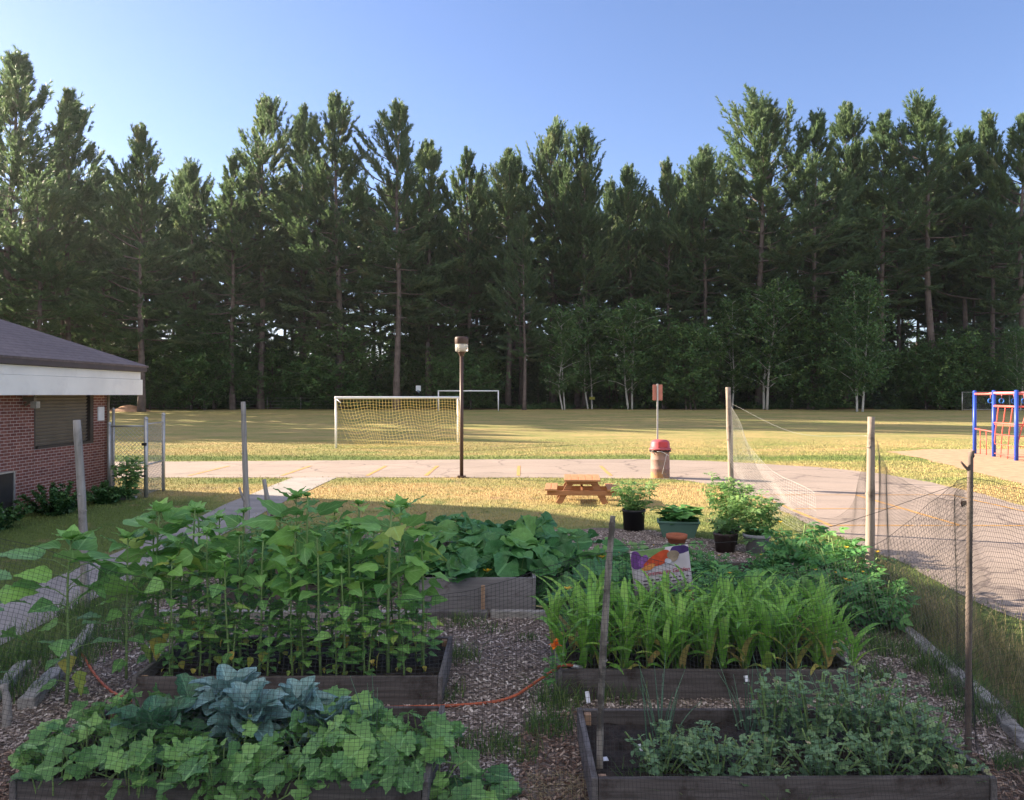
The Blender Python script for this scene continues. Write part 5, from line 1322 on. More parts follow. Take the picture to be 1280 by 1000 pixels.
# bush in front of the gate, shrubs along the wall
T_GR = [gridleaf(lambda t: .1 * math.sin(PI * t) + .003, 2, 4, .1, .3)]
bush('young_bush', 'young pale green bush with reddish stems before the chain link gate', 'bush', (-9.45, 19.3, 0), 420, .42, 1.15, .16, M_TOM, 610, None, 0, None, T_SML, .5, 18, False)
T_SH = merge([moved(T_SML[0], (rng.normal(0, .2), rng.normal(0, .3), rng.normal(0, .1)), rng.uniform(0, 6), rng.normal(0, .5), .55) for _ in range(6)])
M_SHR = leafmat('shrub_leaf', [(0.0, (0.028, 0.077, 0.028)), (0.6, (0.056, 0.140, 0.042)), (1.0, (0.105, 0.210, 0.063))], .6, .25, mottle=.2)
for i, (x, y, r, h, lab) in enumerate(((-9.9, 15.0, .7, .75, 'dark shrub below the framed dark panel at the left edge'), (-9.9, 17.0, .8, .95, 'round dark shrub against the brick wall below the louvre'), (-9.7, 18.7, .6, .65, 'low dark shrub near the corner of the brick wall'), (-9.6, 13.6, .7, .6, 'low shrub nearest the camera by the brick wall'))):
    bush('wall_shrub', lab, 'shrub', (x, y, 0), 800, r, h * .72, .17, M_SHR, 620 + i, 'shrubs along the brick wall', 0, None, [T_SH], .5, 20)
# ------------------------------------------------------------------ trees
M_PINE = leafmat('pine_needle', [(0.0, (0.043, 0.088, 0.045)), (0.5, (0.080, 0.140, 0.068)), (0.85, (0.128, 0.187, 0.084)), (1.0, (0.202, 0.211, 0.113))], 0.6, 0.38, mottle=0.3, mscale=0.5)
M_BARK = plain('pine_bark', (0.125, 0.098, 0.090), 0.9, var=0.35, scale=2.0, bmp=0.6)
M_BIRCHB = plain('birch_bark', (0.5, 0.48, 0.44), 0.8, var=0.15, scale=2.0, bmp=0.2, stain=(0.12, 0.11, 0.10))
M_DECID = leafmat('broadleaf', [(0.0, (0.033, 0.085, 0.029)), (0.6, (0.065, 0.143, 0.044)), (1.0, (0.143, 0.221, 0.065))], 0.6, 0.3, mottle=0.3, mscale=0.6)
M_SPRUCE = leafmat('spruce_needle', [(0.0, (0.018, 0.045, 0.024)), (0.7, (0.035, 0.075, 0.036)), (1.0, (0.06, 0.10, 0.045))], 0.65, 0.15, mottle=0.3, mscale=0.6)

def needle_tuft(seed, n=10, L_=0.58, w=0.030, sp=0.55):
    r_ = np.random.default_rng(seed); V = []; Fc = []
    for i in range(n):
        a = i * 2.4; e = sp * math.sqrt((i + .5) / n)
        d = np.array([math.sin(e) * math.cos(a), math.cos(e), math.sin(e) * math.sin(a)]); s = np.cross(d, r_.normal(0, 1, 3)); s /= np.linalg.norm(s)
        l = L_ * r_.uniform(.7, 1.1); b = np.array([0, r_.uniform(-.15, .1), 0])
        V += [b + s * w * .7, b - s * w * .7, b + d * l * .6 - s * w, b + d * l, b + d * l * .6 + s * w]; Fc.append([i * 5, i * 5 + 1, i * 5 + 2, i * 5 + 3, i * 5 + 4])
    return np.array(V), [np.array(Fc)], np.full((len(V), 2), .5)
T_TUFT = [needle_tuft(s) for s in (1, 2, 3)]

def pine(seed, Ht, cb, R, kind, label, group):
    r_ = np.random.default_rng(seed)
    t = thing('pine_tree', label, 'pine tree', (0, 0, -500), 0, group)
    tk = MB()
    zz = np.linspace(-0.3, Ht, 14); q = np.clip(zz / Ht, 0, 1)
    la = r_.uniform(0, 6.28); ln = r_.uniform(0, .025) * Ht
    sx = ln * q ** 1.5 * math.cos(la) + .12 * np.sin(zz * .35 + seed); sy = ln * q ** 1.5 * math.sin(la) + .1 * np.cos(zz * .3 + seed)
    tube(tk, np.stack([sx, sy, zz], 1), np.maximum(.04, .36 * (1 - q * .97) ** .85 + .10 * np.exp(-np.clip(zz, 0, None) * .8)), 9)
    P = []; D = []; S = []; Rn = []
    z = cb * Ht
    lobes = r_.uniform(0, 6.28, 3)
    nb = 0
    while z < Ht * .985:
        qq = (z - cb * Ht) / (Ht * (1 - cb))
        nw = r_.integers(4, 7)
        a0 = r_.uniform(0, 6.28)
        for k in range(nw):
            az = a0 + k * 2 * PI / nw + r_.normal(0, .3)
            if kind == 'cone': prof = (1 - qq) ** .85
            elif kind == 'spread': prof = (1 - qq) ** .45 * .9
            elif kind == 'narrow': prof = (1 - qq) ** .55 * .75
            else: prof = (1 - qq ** 1.5) ** .9
            prof *= min(1.0, .55 + qq * 2.2)
            asym = 1 + .32 * math.cos(az - lobes[0] - qq * 3) + .15 * math.cos(3 * az - lobes[1])
            Lb = max(.55, R * prof * asym * r_.uniform(.45, 1.12))
            if r_.random() < .10: Lb *= 1.3
            el0 = rad(-6 + 50 * qq ** 1.3 + (12 if kind == 'spread' else 0) * qq) + r_.normal(0, .12)
            m = 6; pts = []; p = np.array([np.interp(z, zz, sx), np.interp(z, zz, sy), z]); el = el0
            for i in range(m):
                pts.append(p.copy()); p = p + azd(np.array(az), np.array(el)) * Lb / (m - 1); el += .09 + .10 * qq + (.06 if kind == 'spread' else 0)
            pts = np.array(pts)
            tube(tk, pts, np.linspace(.02 + .009 * Lb, .010, m), 4, cap=False)
            # leafy shoots along the outer part of the branch, each a clump of tufts
            K = int(3 + Lb * 1.75); per = 8
            s = r_.uniform(.30, 1.0, K) ** .7; s[0] = 1.0
            c0 = np.stack([np.interp(s * (m - 1), np.arange(m), pts[:, i]) for i in range(3)], 1)
            side = np.array([-math.sin(az), math.cos(az), 0.0]); fw = azd(np.array(az), np.array(el0 + .22))
            off = r_.normal(0, .30, K) * Lb * (1.15 - s); off[0] = 0; back = np.abs(off) * .8
            c = c0 + side * off[:, None] + fw * back[:, None] + np.array([0, 0, 1.0]) * ((.06 + .25 * qq) * np.abs(off))[:, None]
            for i in range(K):
                if abs(off[i]) > .3: tube(tk, [c0[i], c[i]], [.018, .008], 3, cap=False)
            d = fw[None] * .9 + side[None] * np.clip(off * 1.2, -.6, .6)[:, None] + np.stack([r_.normal(0, .12, K), r_.normal(0, .12, K), .12 + .85 * qq + r_.normal(0, .10, K)], 1)
            d /= np.linalg.norm(d, axis=1)[:, None]
            pl = (.55 + .10 * Lb) * r_.uniform(.7, 1.2, K)
            tt = np.linspace(-.9, .75, per)[None] * pl[:, None]
            c2 = (c[:, None] + d[:, None] * tt[..., None] + r_.normal(0, .075, (K, per, 3)) * [1, 1, .7]).reshape(-1, 3)
            d2 = (np.repeat(d, per, 0) + r_.normal(0, .22, (K * per, 3)))
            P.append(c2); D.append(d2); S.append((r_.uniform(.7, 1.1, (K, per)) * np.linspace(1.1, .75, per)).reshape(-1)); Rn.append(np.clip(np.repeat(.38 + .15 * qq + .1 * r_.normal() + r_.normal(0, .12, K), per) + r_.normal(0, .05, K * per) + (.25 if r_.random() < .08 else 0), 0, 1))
        z += r_.uniform(.85, 1.35) * Ht / 30 * (1.15 - .35 * qq)
    # the leader
    ns = 18; c = np.stack([np.full(ns, sx[-1]) + r_.normal(0, .10, ns), np.full(ns, sy[-1]) + r_.normal(0, .10, ns), Ht - r_.uniform(-.5, 2.2, ns)], 1)
    P.append(c); D.append(np.stack([r_.normal(0, .4, ns), r_.normal(0, .4, ns), np.full(ns, 1.0)], 1)); S.append(np.full(ns, .8)); Rn.append(np.full(ns, .5))
    # dead snags below the crown
    for i in range(9):
        z0 = r_.uniform(.12, cb) * Ht; a = r_.uniform(0, 6.28); l = r_.uniform(.6, 2.4); b = np.array([np.interp(z0, zz, sx), np.interp(z0, zz, sy), z0])
        tube(tk, [b, b + azd(np.array(a), np.array(-.05)) * l * .6, b + azd(np.array(a), np.array(-.2)) * l], [.035, .025, .01], 4, cap=False)
    tk.build('trunk', M_BARK, t)
    cr = MB(); P = np.concatenate(P); D = np.concatenate(D)
    place_mix(cr, T_TUFT, P, D, r_.normal(0, 1, P.shape) + UP, np.concatenate(S), np.concatenate(Rn))
    cr.build('crown', M_PINE, t, False)
    return t
PGR = 'white pines of the forest behind the field'
BACK = 'tall pine standing deep in the wood, half hidden by the front row'
spec = {'cone_a': (11, 30, .22, 9.5, 'cone'), 'cone_b': (12, 30, .28, 8.6, 'cone'), 'full_a': (13, 30, .30, 7.6, 'full'), 'full_b': (14, 30, .38, 7.0, 'full'), 'full_c': (15, 30, .24, 8.2, 'full'),
        'narrow_a': (16, 30, .34, 7.2, 'narrow'), 'narrow_b': (17, 30, .42, 7.4, 'narrow'), 'spread': (18, 30, .42, 8.6, 'spread'), 'high': (19, 30, .48, 7.2, 'full')}
proto = {k: pine(*v, BACK, PGR) for k, v in spec.items()}
fresh = dict.fromkeys(proto, True)
def put_pine(kind, x, d, h, rz, wid, label):
    s = h / 30.0
    sc = (s * wid, s * wid, s); loc = (x, d, gz(d) - .02)
    if fresh[kind]:
        fresh[kind] = False; o = proto[kind]; o.location = loc; o.rotation_euler = (0, 0, rz); o.scale = sc; o['label'] = label
        return o
    return dup(proto[kind], loc, rz, sc, label)
front = [  # px of the top, row of the top, distance, kind, width, label
    (8, 62, 86, 'full_c', 1.15, 'tallest pine at the far left edge, rising over the school roof'),
    (84, 120, 88, 'narrow_a', .85, 'slim topped pine second from the left edge of the wood'),
    (52, 205, 84, 'full_a', 1.0, 'broad dark pine between the two leftmost tall tops'),
    (176, 162, 90, 'cone_a', 1.05, 'even cone shaped pine with upswept branches, over the building corner'),
    (243, 210, 101, 'cone_b', .9, 'lower pine in the dip right of the cone shaped one'),
    (128, 268, 95, 'full_a', .9, 'short pine in the gap left of the cone shaped pine'),
    (327, 130, 99, 'narrow_b', .95, 'high pine with a long bare upper trunk left of the goal'),
    (290, 200, 97, 'cone_b', 1.0, 'yellowish pine leaning against the bare trunked one'),
    (378, 140, 104, 'full_b', .95, 'full topped pine left of the pair above the soccer goal'),
    (425, 122, 98, 'cone_b', 1.05, 'left one of the two tallest pines above the soccer goal, leaning trunk'),
    (497, 127, 97, 'full_a', .95, 'right one of the two tallest pines above the soccer goal'),
    (535, 185, 102, 'narrow_a', 1.0, 'dark pine on the right shoulder of the tall pair'),
    (588, 188, 104, 'full_c', .85, 'dark pine right above the street lamp'),
    (636, 190, 103, 'full_b', .95, 'pine with a rounded top just right of the street lamp'),
    (690, 175, 105, 'spread', .85, 'pine with a broad brushy top in the middle of the wood'),
    (731, 168, 102, 'narrow_b', .85, 'thin topped pine next to the broad brushy one in the middle'),
    (656, 268, 96, 'cone_b', .8, 'pine with sunlit orange trunk left of the birches'),
    (790, 208, 106, 'full_a', .9, 'middling pine left of the road sign'),
    (836, 203, 104, 'cone_a', .75, 'light green pine above the road sign'),
    (882, 190, 103, 'full_b', .95, 'pine with a light crown above the drum shaped bin'),
    (948, 140, 101, 'spread', 1.15, 'wide ragged pine with bent limbs spreading to the left'),
    (1016, 141, 99, 'full_a', .95, 'bright green pine right of the wide ragged one'),
    (1055, 140, 105, 'narrow_a', .95, 'narrow pine close behind the bright green one'),
    (1102, 148, 101, 'full_b', 1.05, 'broad pine above the right hand wooden fence post'),
    (1164, 132, 99, 'high', 1.15, 'highest pine at the right with two bare trunks below'),
    (1206, 172, 103, 'narrow_b', .95, 'dark pine right of the highest one on that side'),
    (1242, 140, 100, 'full_c', .8, 'pine above the climbing frame with a thin open top'),
    (1276, 148, 97, 'full_b', 1.05, 'pine at the far right edge of the picture over the climbing frame'),
]
for i, (px, yt, d, kind, wid, lab) in enumerate(front):
    x = (px - 640) / F * d; zt = H + (HZ - yt) * d / F - gz(d)
    put_pine(kind, x, d, zt, rng.uniform(0, 6.28), wid, lab)
# rows behind them
kinds = list(spec)
for row, (d0, n, y0, y1) in enumerate(((107, 25, 188, 250), (115, 26, 205, 270), (125, 26, 225, 300), (136, 26, 250, 320))):
    for i in range(n):
        px = -30 + (1340 / n) * (i + .5) + rng.normal(0, 16); d = d0 + rng.normal(0, 2.0)
        x = (px - 640) / F * d; yt = rng.uniform(y0, y1); zt = H + (HZ - yt) * d / F - gz(d)
        put_pine(kinds[rng.integers(0, len(kinds))], x, d, zt, rng.uniform(0, 6.28), rng.uniform(.8, 1.05), BACK)
# the wood turns towards the school at the left: these shade the field
SIDE = 'pine of the left hand arm of the wood that shades the field'
for (x, d, h) in ((-62, 66, 25), (-69, 68.5, 27), (-58, 70.5, 22), (-75, 72, 28), (-66, 74, 26), (-83, 69, 30), (-60, 87, 25), (-70, 90, 28), (-78, 94, 30), (-66, 98, 27), (-90, 78, 31), (-92, 90, 30), (-76, 104, 30), (-60, 76.5, 21), (-100, 84, 30)):
    put_pine(kinds[rng.integers(0, len(kinds))], x, d, h, rng.uniform(0, 6.28), 1.0, SIDE)

def clump_leaf(seed, n=7, s=.5, q=.5):
    r_ = np.random.default_rng(seed)
    return merge([moved(gridleaf(lambda t: .32 * math.sin(PI * min(1, t + .02)) + .01, 1, 3, .2, .2), r_.normal(0, .22, 3), r_.uniform(0, 6.3), r_.normal(0, .6), s * r_.uniform(.7, 1.2)) for _ in range(n)])
T_CL = [clump_leaf(s) for s in (1, 2)]
def broadleaf(seed, Ht, R, label, group, bark, stems=2, n=1700, base=.2, leaf=.34, cone=False):
    r_ = np.random.default_rng(seed); t = thing('birch_tree' if bark is M_BIRCHB else 'young_tree', label, 'birch' if bark is M_BIRCHB else 'young tree', (0, 0, -500), 0, group)
    tk = MB(); P = []; D = []
    for s in range(stems):
        a = r_.uniform(0, 6.28); off = .35 * s; ln = r_.uniform(.02, .1) * Ht
        b = np.array([off * math.cos(a), off * math.sin(a), -.2]); tp = b + np.array([ln * math.cos(a), ln * math.sin(a), Ht * r_.uniform(.8, .98)])
        pts = smooth_line([b, b * .7 + tp * .3 + r_.normal(0, .12, 3), b * .3 + tp * .7 + r_.normal(0, .15, 3), tp], 4); tube(tk, pts, np.linspace(.085, .02, len(pts)), 7)
        nb = 22
        for k in range(nb):
            q = base + (1 - base) * (k + r_.random()) / nb; c = np.array([np.interp(q * (len(pts) - 1), np.arange(len(pts)), pts[:, i]) for i in range(3)])
            az = k * 2.4; el = r_.uniform(.2, .9); pf = (1 - (q - base) / (1 - base)) ** .7 if cone else math.sin(PI * min(1, .18 + .78 * (q - base) / (1 - base))) ** .7
            l = R * pf * r_.uniform(.7, 1.15) + .3; e = c + azd(np.array(az), np.array(el)) * l
            tube(tk, [c, (c + e) / 2 + np.array([0, 0, .05 * l]), e], [.03, .02, .008], 4, cap=False)
            m = int(n / nb / stems * (0.4 + pf)); s_ = r_.uniform(.25, 1.05, m)
            P.append(c + (e - c) * s_[:, None] + r_.normal(0, .22 + .07 * l, (m, 3))); D.append(r_.normal(0, 1, (m, 3)) * [1, 1, .4])
    tk.build('trunk', bark, t)
    P = np.concatenate(P); D = np.concatenate(D); cr = MB(); place_mix(cr, T_CL, P, D, UP + r_.normal(0, .5, P.shape), leaf * r_.uniform(.7, 1.2, len(P)), np.clip(.5 + r_.normal(0, .2, len(P)), 0, 1))
    cr.build('crown', M_DECID, t, False); return t
BGP = 'young broadleaf trees along the edge of the wood'
BLAB = 'young broadleaf tree standing in shade along the edge of the wood'
bproto = [broadleaf(700, 10, 2.3, BLAB, BGP, M_BIRCHB, 2), broadleaf(701, 9, 2.2, BLAB, BGP, M_BIRCHB, 2), broadleaf(702, 7, 2.6, BLAB, BGP, M_BARK, 3, 2500, .08), broadleaf(703, 10, 2.4, BLAB, BGP, M_BIRCHB, 2, 2600, .15, .34, True), broadleaf(704, 5, 2.4, BLAB, BGP, M_BARK, 3, 1900, .05)]
bf = [True] * 5
def put_b(i, px, d, ytop, w=1.0, label=None, lab_cat=None):
    x = (px - 640) / F * d; hh = (H + (HZ - ytop) * d / F - gz(d)) / (10, 9, 7, 10, 5)[i]
    sc = (hh * w, hh * w, hh); loc = (x, d, gz(d))
    if bf[i]: bf[i] = False; o = bproto[i]; o.location = loc; o.scale = sc; o.rotation_euler = (0, 0, rng.uniform(0, 6)); o['label'] = label or BLAB
    else: dup(bproto[i], loc, rng.uniform(0, 6.28), sc, label)
put_b(0, 706, 97, 385, .95, 'pair of thin white birch trunks left of the road sign'); put_b(1, 790, 98, 372, 1.1, 'leafy young birch in shade behind the road sign'); put_b(3, 1078, 90, 332, .95, 'pointed birch with a sunlit tip right of centre'); put_b(1, 955, 98, 345, 1.1, 'birch with several thin trunks behind the tall corner post')
put_b(0, 915, 99, 370, 1.1, 'dark leafy birch just left of the tall corner post'); put_b(0, 740, 99, 375, 1.0, 'leafy birch between the white birch pair and road sign'); put_b(2, 870, 97, 405, 1.1, 'low rounded young tree right of the road sign'); put_b(2, 1010, 98, 385, 1.2, 'bushy young tree between two birches right of centre')
put_b(1, 1272, 92, 405, .8, 'slender birch at the right edge above the climbing frame'); put_b(0, 990, 100, 360, 1.0, 'shaded birch right of the several trunked birch'); put_b(4, 240, 97, 425, 1.3, 'wide bushy young tree behind the chain link gate'); put_b(2, 270, 99, 400, 1.2, 'shaded young tree over the left end of the field')
for px in (120, 165, 205, 300, 345, 395, 430, 545, 570, 610, 835, 1120, 1160, 1190, 1225):
    put_b(int(rng.choice([2, 4, 4])), px + rng.normal(0, 6), 101 + rng.normal(0, 2.5), rng.uniform(410, 455), rng.uniform(1.0, 1.5))
for i in range(20):
    put_b(int(rng.choice([0, 2, 2, 4])), -20 + 1330 / 20 * (i + .5) + rng.normal(0, 14), 113 + rng.normal(0, 4), rng.uniform(415, 462), rng.uniform(1.0, 1.4))

def spruce(seed, Ht, R, label, group):
    r_ = np.random.default_rng(seed); t = thing('spruce_tree', label, 'spruce', (0, 0, -500), 0, group)
    tk = MB(); tube(tk, [(0, 0, -.2), (0, 0, Ht * .5), (0, 0, Ht)], [.12, .07, .015], 6); P = []; D = []
    for k in range(130):
        q = .04 + .95 * (k / 130) ** .9; z = q * Ht; az = k * 2.4; l = R * (1 - q) ** .9 * r_.uniform(.7, 1.1) + .12; m = int(3 + l * 9); s = r_.uniform(.15, 1, m)
        c = np.array([0, 0, z]) + azd(np.array(az), np.array(-.2)) * (l * s)[:, None] + r_.normal(0, .07, (m, 3)) + np.array([-math.sin(az), math.cos(az), 0]) * (r_.normal(0, .2, m) * l * (1.1 - s))[:, None]
        P.append(c); D.append(azd(np.array(az), np.array(-.15))[None] + r_.normal(0, .35, (m, 3)))
    tk.build('trunk', M_BARK, t); P = np.concatenate(P); cr = MB(); place_mix(cr, T_TUFT, P, np.concatenate(D), UP + r_.normal(0, .4, P.shape), r_.uniform(.5, .9, len(P)), r_.random(len(P)))
    cr.build('crown', M_SPRUCE, t, False); return t
SGR = 'small spruces in the dark wood'; SLB = 'small dark spruce in the shade under the pines'
sp_ = [spruce(800, 8, 2.2, SLB, SGR), spruce(801, 8, 1.8, SLB, SGR)]; sf = [True, True]
for i in range(60):
    row = i // 30
    px = -20 + 1330 / 30 * (i % 30 + .5) + rng.normal(0, 14); d = (106, 124)[row] + rng.normal(0, 3); hh = rng.uniform(5, 10.5) / 8 * (1, 1.25)[row]; k = i % 2
    loc = ((px - 640) / F * d, d, gz(d))
    if sf[k]: sf[k] = False; sp_[k].location = loc; sp_[k].scale = (hh,) * 3
    else: dup(sp_[k], loc, rng.uniform(0, 6.28), (hh * 1.1, hh * 1.1, hh))
# low growth at the foot of the wood, one mass
def undergrowth():
    P = []; S = []
    for i in range(300):
        x = rng.uniform(-85, 85); d = rng.choice([99.5, 101.5, 104, 108, 116]) + rng.normal(0, .8); r = rng.uniform(.7, 2.2); h = rng.uniform(.4, 1.6) * (1 if d < 105 else 1.8)
        m = int(75 * r); a = rng.uniform(0, 6.28, m); q = np.sqrt(rng.random(m)) * r
        P.append(np.stack([x + q * np.cos(a), d + q * np.sin(a) * .6, gz(d) + h * (1 - (q / r) ** 2 * .6) * rng.uniform(.1, 1, m)], 1)); S.append(rng.uniform(.2, .42, m))
    # far inside the wood the thicket closes
    m = 24000; xx = rng.uniform(-150, 150, m); hx = 11 + 3.5 * np.sin(xx * .31) + 2.5 * np.sin(xx * .83 + 1) + 2 * np.sin(xx * 1.9); P.append(np.stack([xx, rng.uniform(138, 150, m), .8 + hx * rng.random(m) ** 1.15], 1)); S.append(rng.uniform(1.0, 2.2, m))
    P = np.concatenate(P); S = np.concatenate(S); mb = MB(); place_mix(mb, T_CL, P, rng.normal(0, 1, P.shape) * [1, 1, .4], UP + rng.normal(0, .5, P.shape), S, rng.random(len(P)) * .8)
    tag(mb.build('undergrowth', M_DECID, None, False), 'dark undergrowth of shrubs and ferns at the foot of the wood', None, None, 'stuff')
undergrowth()
# forest floor
pts = [(-200, 101), (-60, 98.5), (-45, 97.5), (-30, 99), (-12, 99.5), (5, 99), (20, 98.5), (40, 99.5), (60, 98), (90, 99), (200, 101), (200, 300), (-200, 300)]
def floor_sheet():
    xs = np.linspace(-200, 200, 60); ys = np.array([0, .5, 1.2, 2.5, 5, 10, 20, 50, 120, 220]); V = []
    for y in ys:
        for x in xs: V.append((x, 98.6 + .8 * math.sin(x * .21) + .5 * math.sin(x * .53) + y, gz(98.6 + y) + .03 - (.05 if y == 0 else 0)))
    nx, ny = len(xs), len(ys); i = np.arange(ny - 1)[:, None] * nx; j = np.arange(nx - 1)[None]; f = np.stack([i + j, i + j + 1, i + nx + j + 1, i + nx + j], -1).reshape(-1, 4)
    mb = MB(); mb.add(np.array(V), f); tag(mb.build('forest_floor', plain('needle_litter', (.14, .08, .05), .95, var=.4, scale=1.5, bmp=.3)), 'brown needle litter under the pines', None, None, 'structure')
floor_sheet()

# ------------------------------------------------------------------ fence posts
M_POST = woodmat('cedar_pole', (0.190, 0.150, 0.125), (0.321, 0.269, 0.230), (0.095, 0.071, 0.059), 0.85, (24, 24, 1.6), 0.5, (0.56, 0.72))
M_POSTG = woodmat('grey_pole', (0.196, 0.184, 0.172), (0.380, 0.356, 0.339), (0.103, 0.092, 0.086), 0.85, (24, 24, 1.6), 0.5, (0.56, 0.72))
M_POSTM = woodmat('bark_pole', (0.160, 0.145, 0.131), (0.362, 0.326, 0.290), (0.080, 0.072, 0.065), 0.85, (24, 24, 3), 0.6, (0.48, 0.6))
M_POSTD = woodmat('dark_pole', (0.085, 0.065, 0.055), (0.17, 0.135, 0.12), (0.05, 0.04, 0.035), 0.85, (24, 24, 1.6), 0.5, (0.5, 0.66))
def pole(label, pts, r0, r1, m, knots=6, seed=0, fork=None):
    r_ = np.random.default_rng(seed); b = np.array(pts[0], float)
    t = thing('fence_post', label, 'fence post', tuple(b)); pl = smooth_line([np.array(p) - b for p in pts], 6); n = len(pl)
    mb = MB(); rr = np.linspace(r0, r1, n) * (1 + r_.normal(0, .085, n)); tube(mb, pl, rr, 10)
    for i in range(knots):
        k = r_.integers(2, n - 1); a = r_.uniform(0, 6.28); c = pl[k]; e = c + azd(np.array(a), np.array(.4)) * (rr[k] + .012); tube(mb, [c, e], [rr[k] * .5, rr[k] * .3], 6)
    mb.build('pole', m, t)
    if fork:
        for f in fork:
            mb = MB(); tube(mb, smooth_line([np.array(p) - b for p in f[0]], 4), np.linspace(f[1], f[1] * .55, 4 * (len(f[0]) - 1) + 1), 7); mb.build('branch_stub', m, t)
    return t
def wp(px, py, d): return ((px - 640) / F * d, d, H - (py - HZ) * d / F)
bx, by, _ = gp(107, 762); pole('thick grey wooden post with knots beside the walkway at left', [(bx, by, -.1), wp(103, 640, 9.4), wp(96, 525, 9.35)], .05, .044, M_POSTG, 9, 1)
x, y = (309 - 640) / F * 13.0, 13.0; pole('grey forked wooden post at the back left corner of the garden', [(x + .03, y, -.1), wp(307, 600, 13), wp(304, 502, 13)], .05, .038, M_POSTG, 5, 2, [([wp(309, 632, 13), wp(302, 618, 12.95), wp(299, 609, 12.95)], .03)])
x = (337 - 640) / F * 13.4; pole('short grey post stub beside the forked post', [(x, 13.4, -.1), (x, 13.4, .5), wp(330, 599, 13.4)], .04, .034, M_POSTG, 2, 3)
pole('short dark stake stub right of the forked post', [((339.5 - 640) / F * 13.2, 13.2, -.1), wp(340, 640, 13.2), wp(340, 630, 13.2)], .028, .028, M_POSTD, 0, 4)
x = (914 - 640) / F * 15.3; pole('tall pale wooden post at the back right corner of the garden', [(x, 15.3, -.1), (x - .01, 15.3, 1.2), wp(910, 484, 15.3)], .058, .052, M_POST, 5, 5)
bx, by, _ = gp(1087, 753); pole('thick pale wooden post at the right, middle of the fence', [(bx, by, -.1), wp(1088, 640, by), wp(1089, 521, by)], .052, .045, M_POST, 8, 6)
by = 5.45; pole('thin dark forked pole at the right front of the garden', [((1210 - 640) / F * by, by, -.1), wp(1211, 800, by), wp(1213, 585, by), wp(1216, 571, by)], .024, .016, M_POSTD, 5, 7, [([wp(1213, 590, by), wp(1206, 583, by), wp(1201, 577, by)], .012)])
by = 5.15; pole('slim bark covered pole standing in the front right pea bed', [((749 - 640) / F * by, by, .05), wp(752, 850, by), wp(760, 720, by), wp(766, 645, by)], .026, .018, M_POSTM, 10, 8)
pole('short leaning grey stake at the far left front corner', [wp(7, 912, 6.1)[:2] + (-.05,), wp(9, 880, 6.1), wp(4, 855, 6.1)], .035, .028, M_POSTG, 2, 9)
pole('brown bean pole leaning behind the sunflowers', [((300 - 640) / F * 9.6, 9.6, 0), wp(315, 700, 9.7), wp(340, 652, 9.9)], .03, .025, M_POSTD, 3, 10)
pole('dark upright bean pole among the sunflower stems', [((349 - 640) / F * 9.2, 9.2, -.05), wp(348, 720, 9.2), wp(346, 660, 9.2)], .035, .03, M_POSTD, 3, 11)
pole('thin dark bean pole standing left of the upright one', [((329 - 640) / F * 9.4, 9.4, -.05), wp(328, 720, 9.4), wp(327, 668, 9.4)], .026, .022, M_POSTD, 2, 12)
pole('short grey stake in front of the bean plants at left', [((179 - 640) / F * 9.0, 9.0, -.05), wp(179, 750, 9.0)], .03, .028, M_POSTG, 1, 13)

# ------------------------------------------------------------------ netting
mnet, nt, b = newmat('black_netting'); b.inputs['Base Color'].default_value = rgb((.012, .013, .013)); b.inputs['Roughness'].default_value = .45; b.inputs['Specular IOR Level'].default_value = .5
def netting(label, top, bot, cell, r, seed=0, wob=.012, sv=2, sh=3, m=None):
    top = np.array(top, float); bot = np.array(bot, float); r_ = np.random.default_rng(seed)
    sl = np.concatenate([[0], np.cumsum(np.linalg.norm(np.diff((top + bot) / 2, axis=0), axis=1))]); W = sl[-1]; nu = int(W / cell); nv = int(np.mean(np.linalg.norm(top - bot, axis=1)) / cell)
    u = np.linspace(0, 1, nu + 1); tp = smooth_line(top, 8); bt = smooth_line(bot, 8); ut = np.linspace(0, 1, len(tp))
    TP = np.stack([np.interp(u, ut, tp[:, i]) for i in range(3)], 1); BT = np.stack([np.interp(u, ut, bt[:, i]) for i in range(3)], 1)
    v = np.linspace(0, 1, nv + 1)
    P = TP[:, None] * v[None, :, None] + BT[:, None] * (1 - v)[None, :, None]
    ph = r_.uniform(0, 6.28, 6); U, Vv = np.meshgrid(u * W, v, indexing='ij')
    P[..., 0] += wob * .5 * np.sin(U * 2.3 + Vv * 4 + ph[0]) ; P[..., 1] += wob * 2.5 * np.sin(U * 1.9 + ph[1]) * np.sin(Vv * 3.0 + ph[2]) + wob * np.sin(U * 7 + Vv * 5 + ph[3]); P[..., 2] += wob * .8 * np.sin(U * 3.1 + Vv * 6 + ph[4]) + .004 * np.sin(U * 19 + ph[5])
    mb = MB()
    iv = np.unique(np.concatenate([np.arange(0, nv + 1, sv), [nv]])); iu = np.unique(np.concatenate([np.arange(0, nu + 1, sh), [nu]]))
    for i in range(nu + 1): tube(mb, P[i, iv], r, 3, cap=False)
    for k in range(nv + 1): tube(mb, P[iu, k], r, 3, cap=False)
    for k in (nv,): tube(mb, P[iu, k], r * 1.6, 4, cap=False)
    o = mb.build('garden_net', m or mnet); return tag(o, label, 'netting')
NT = [(-5.2, 5.7, 1.72), (-3.6, 5.35, 1.66), (-2.4, 5.1, 1.40), (-1.2, 5.0, 1.28), (-.2, 5.0, 1.36), (.64, 5.12, 1.58), (1.4, 5.0, 1.42), (2.2, 5.15, 1.52), (2.9, 5.38, 1.88), (3.18, 5.42, 2.02), (3.8, 5.3, 1.92), (5.2, 5.1, 1.95)]
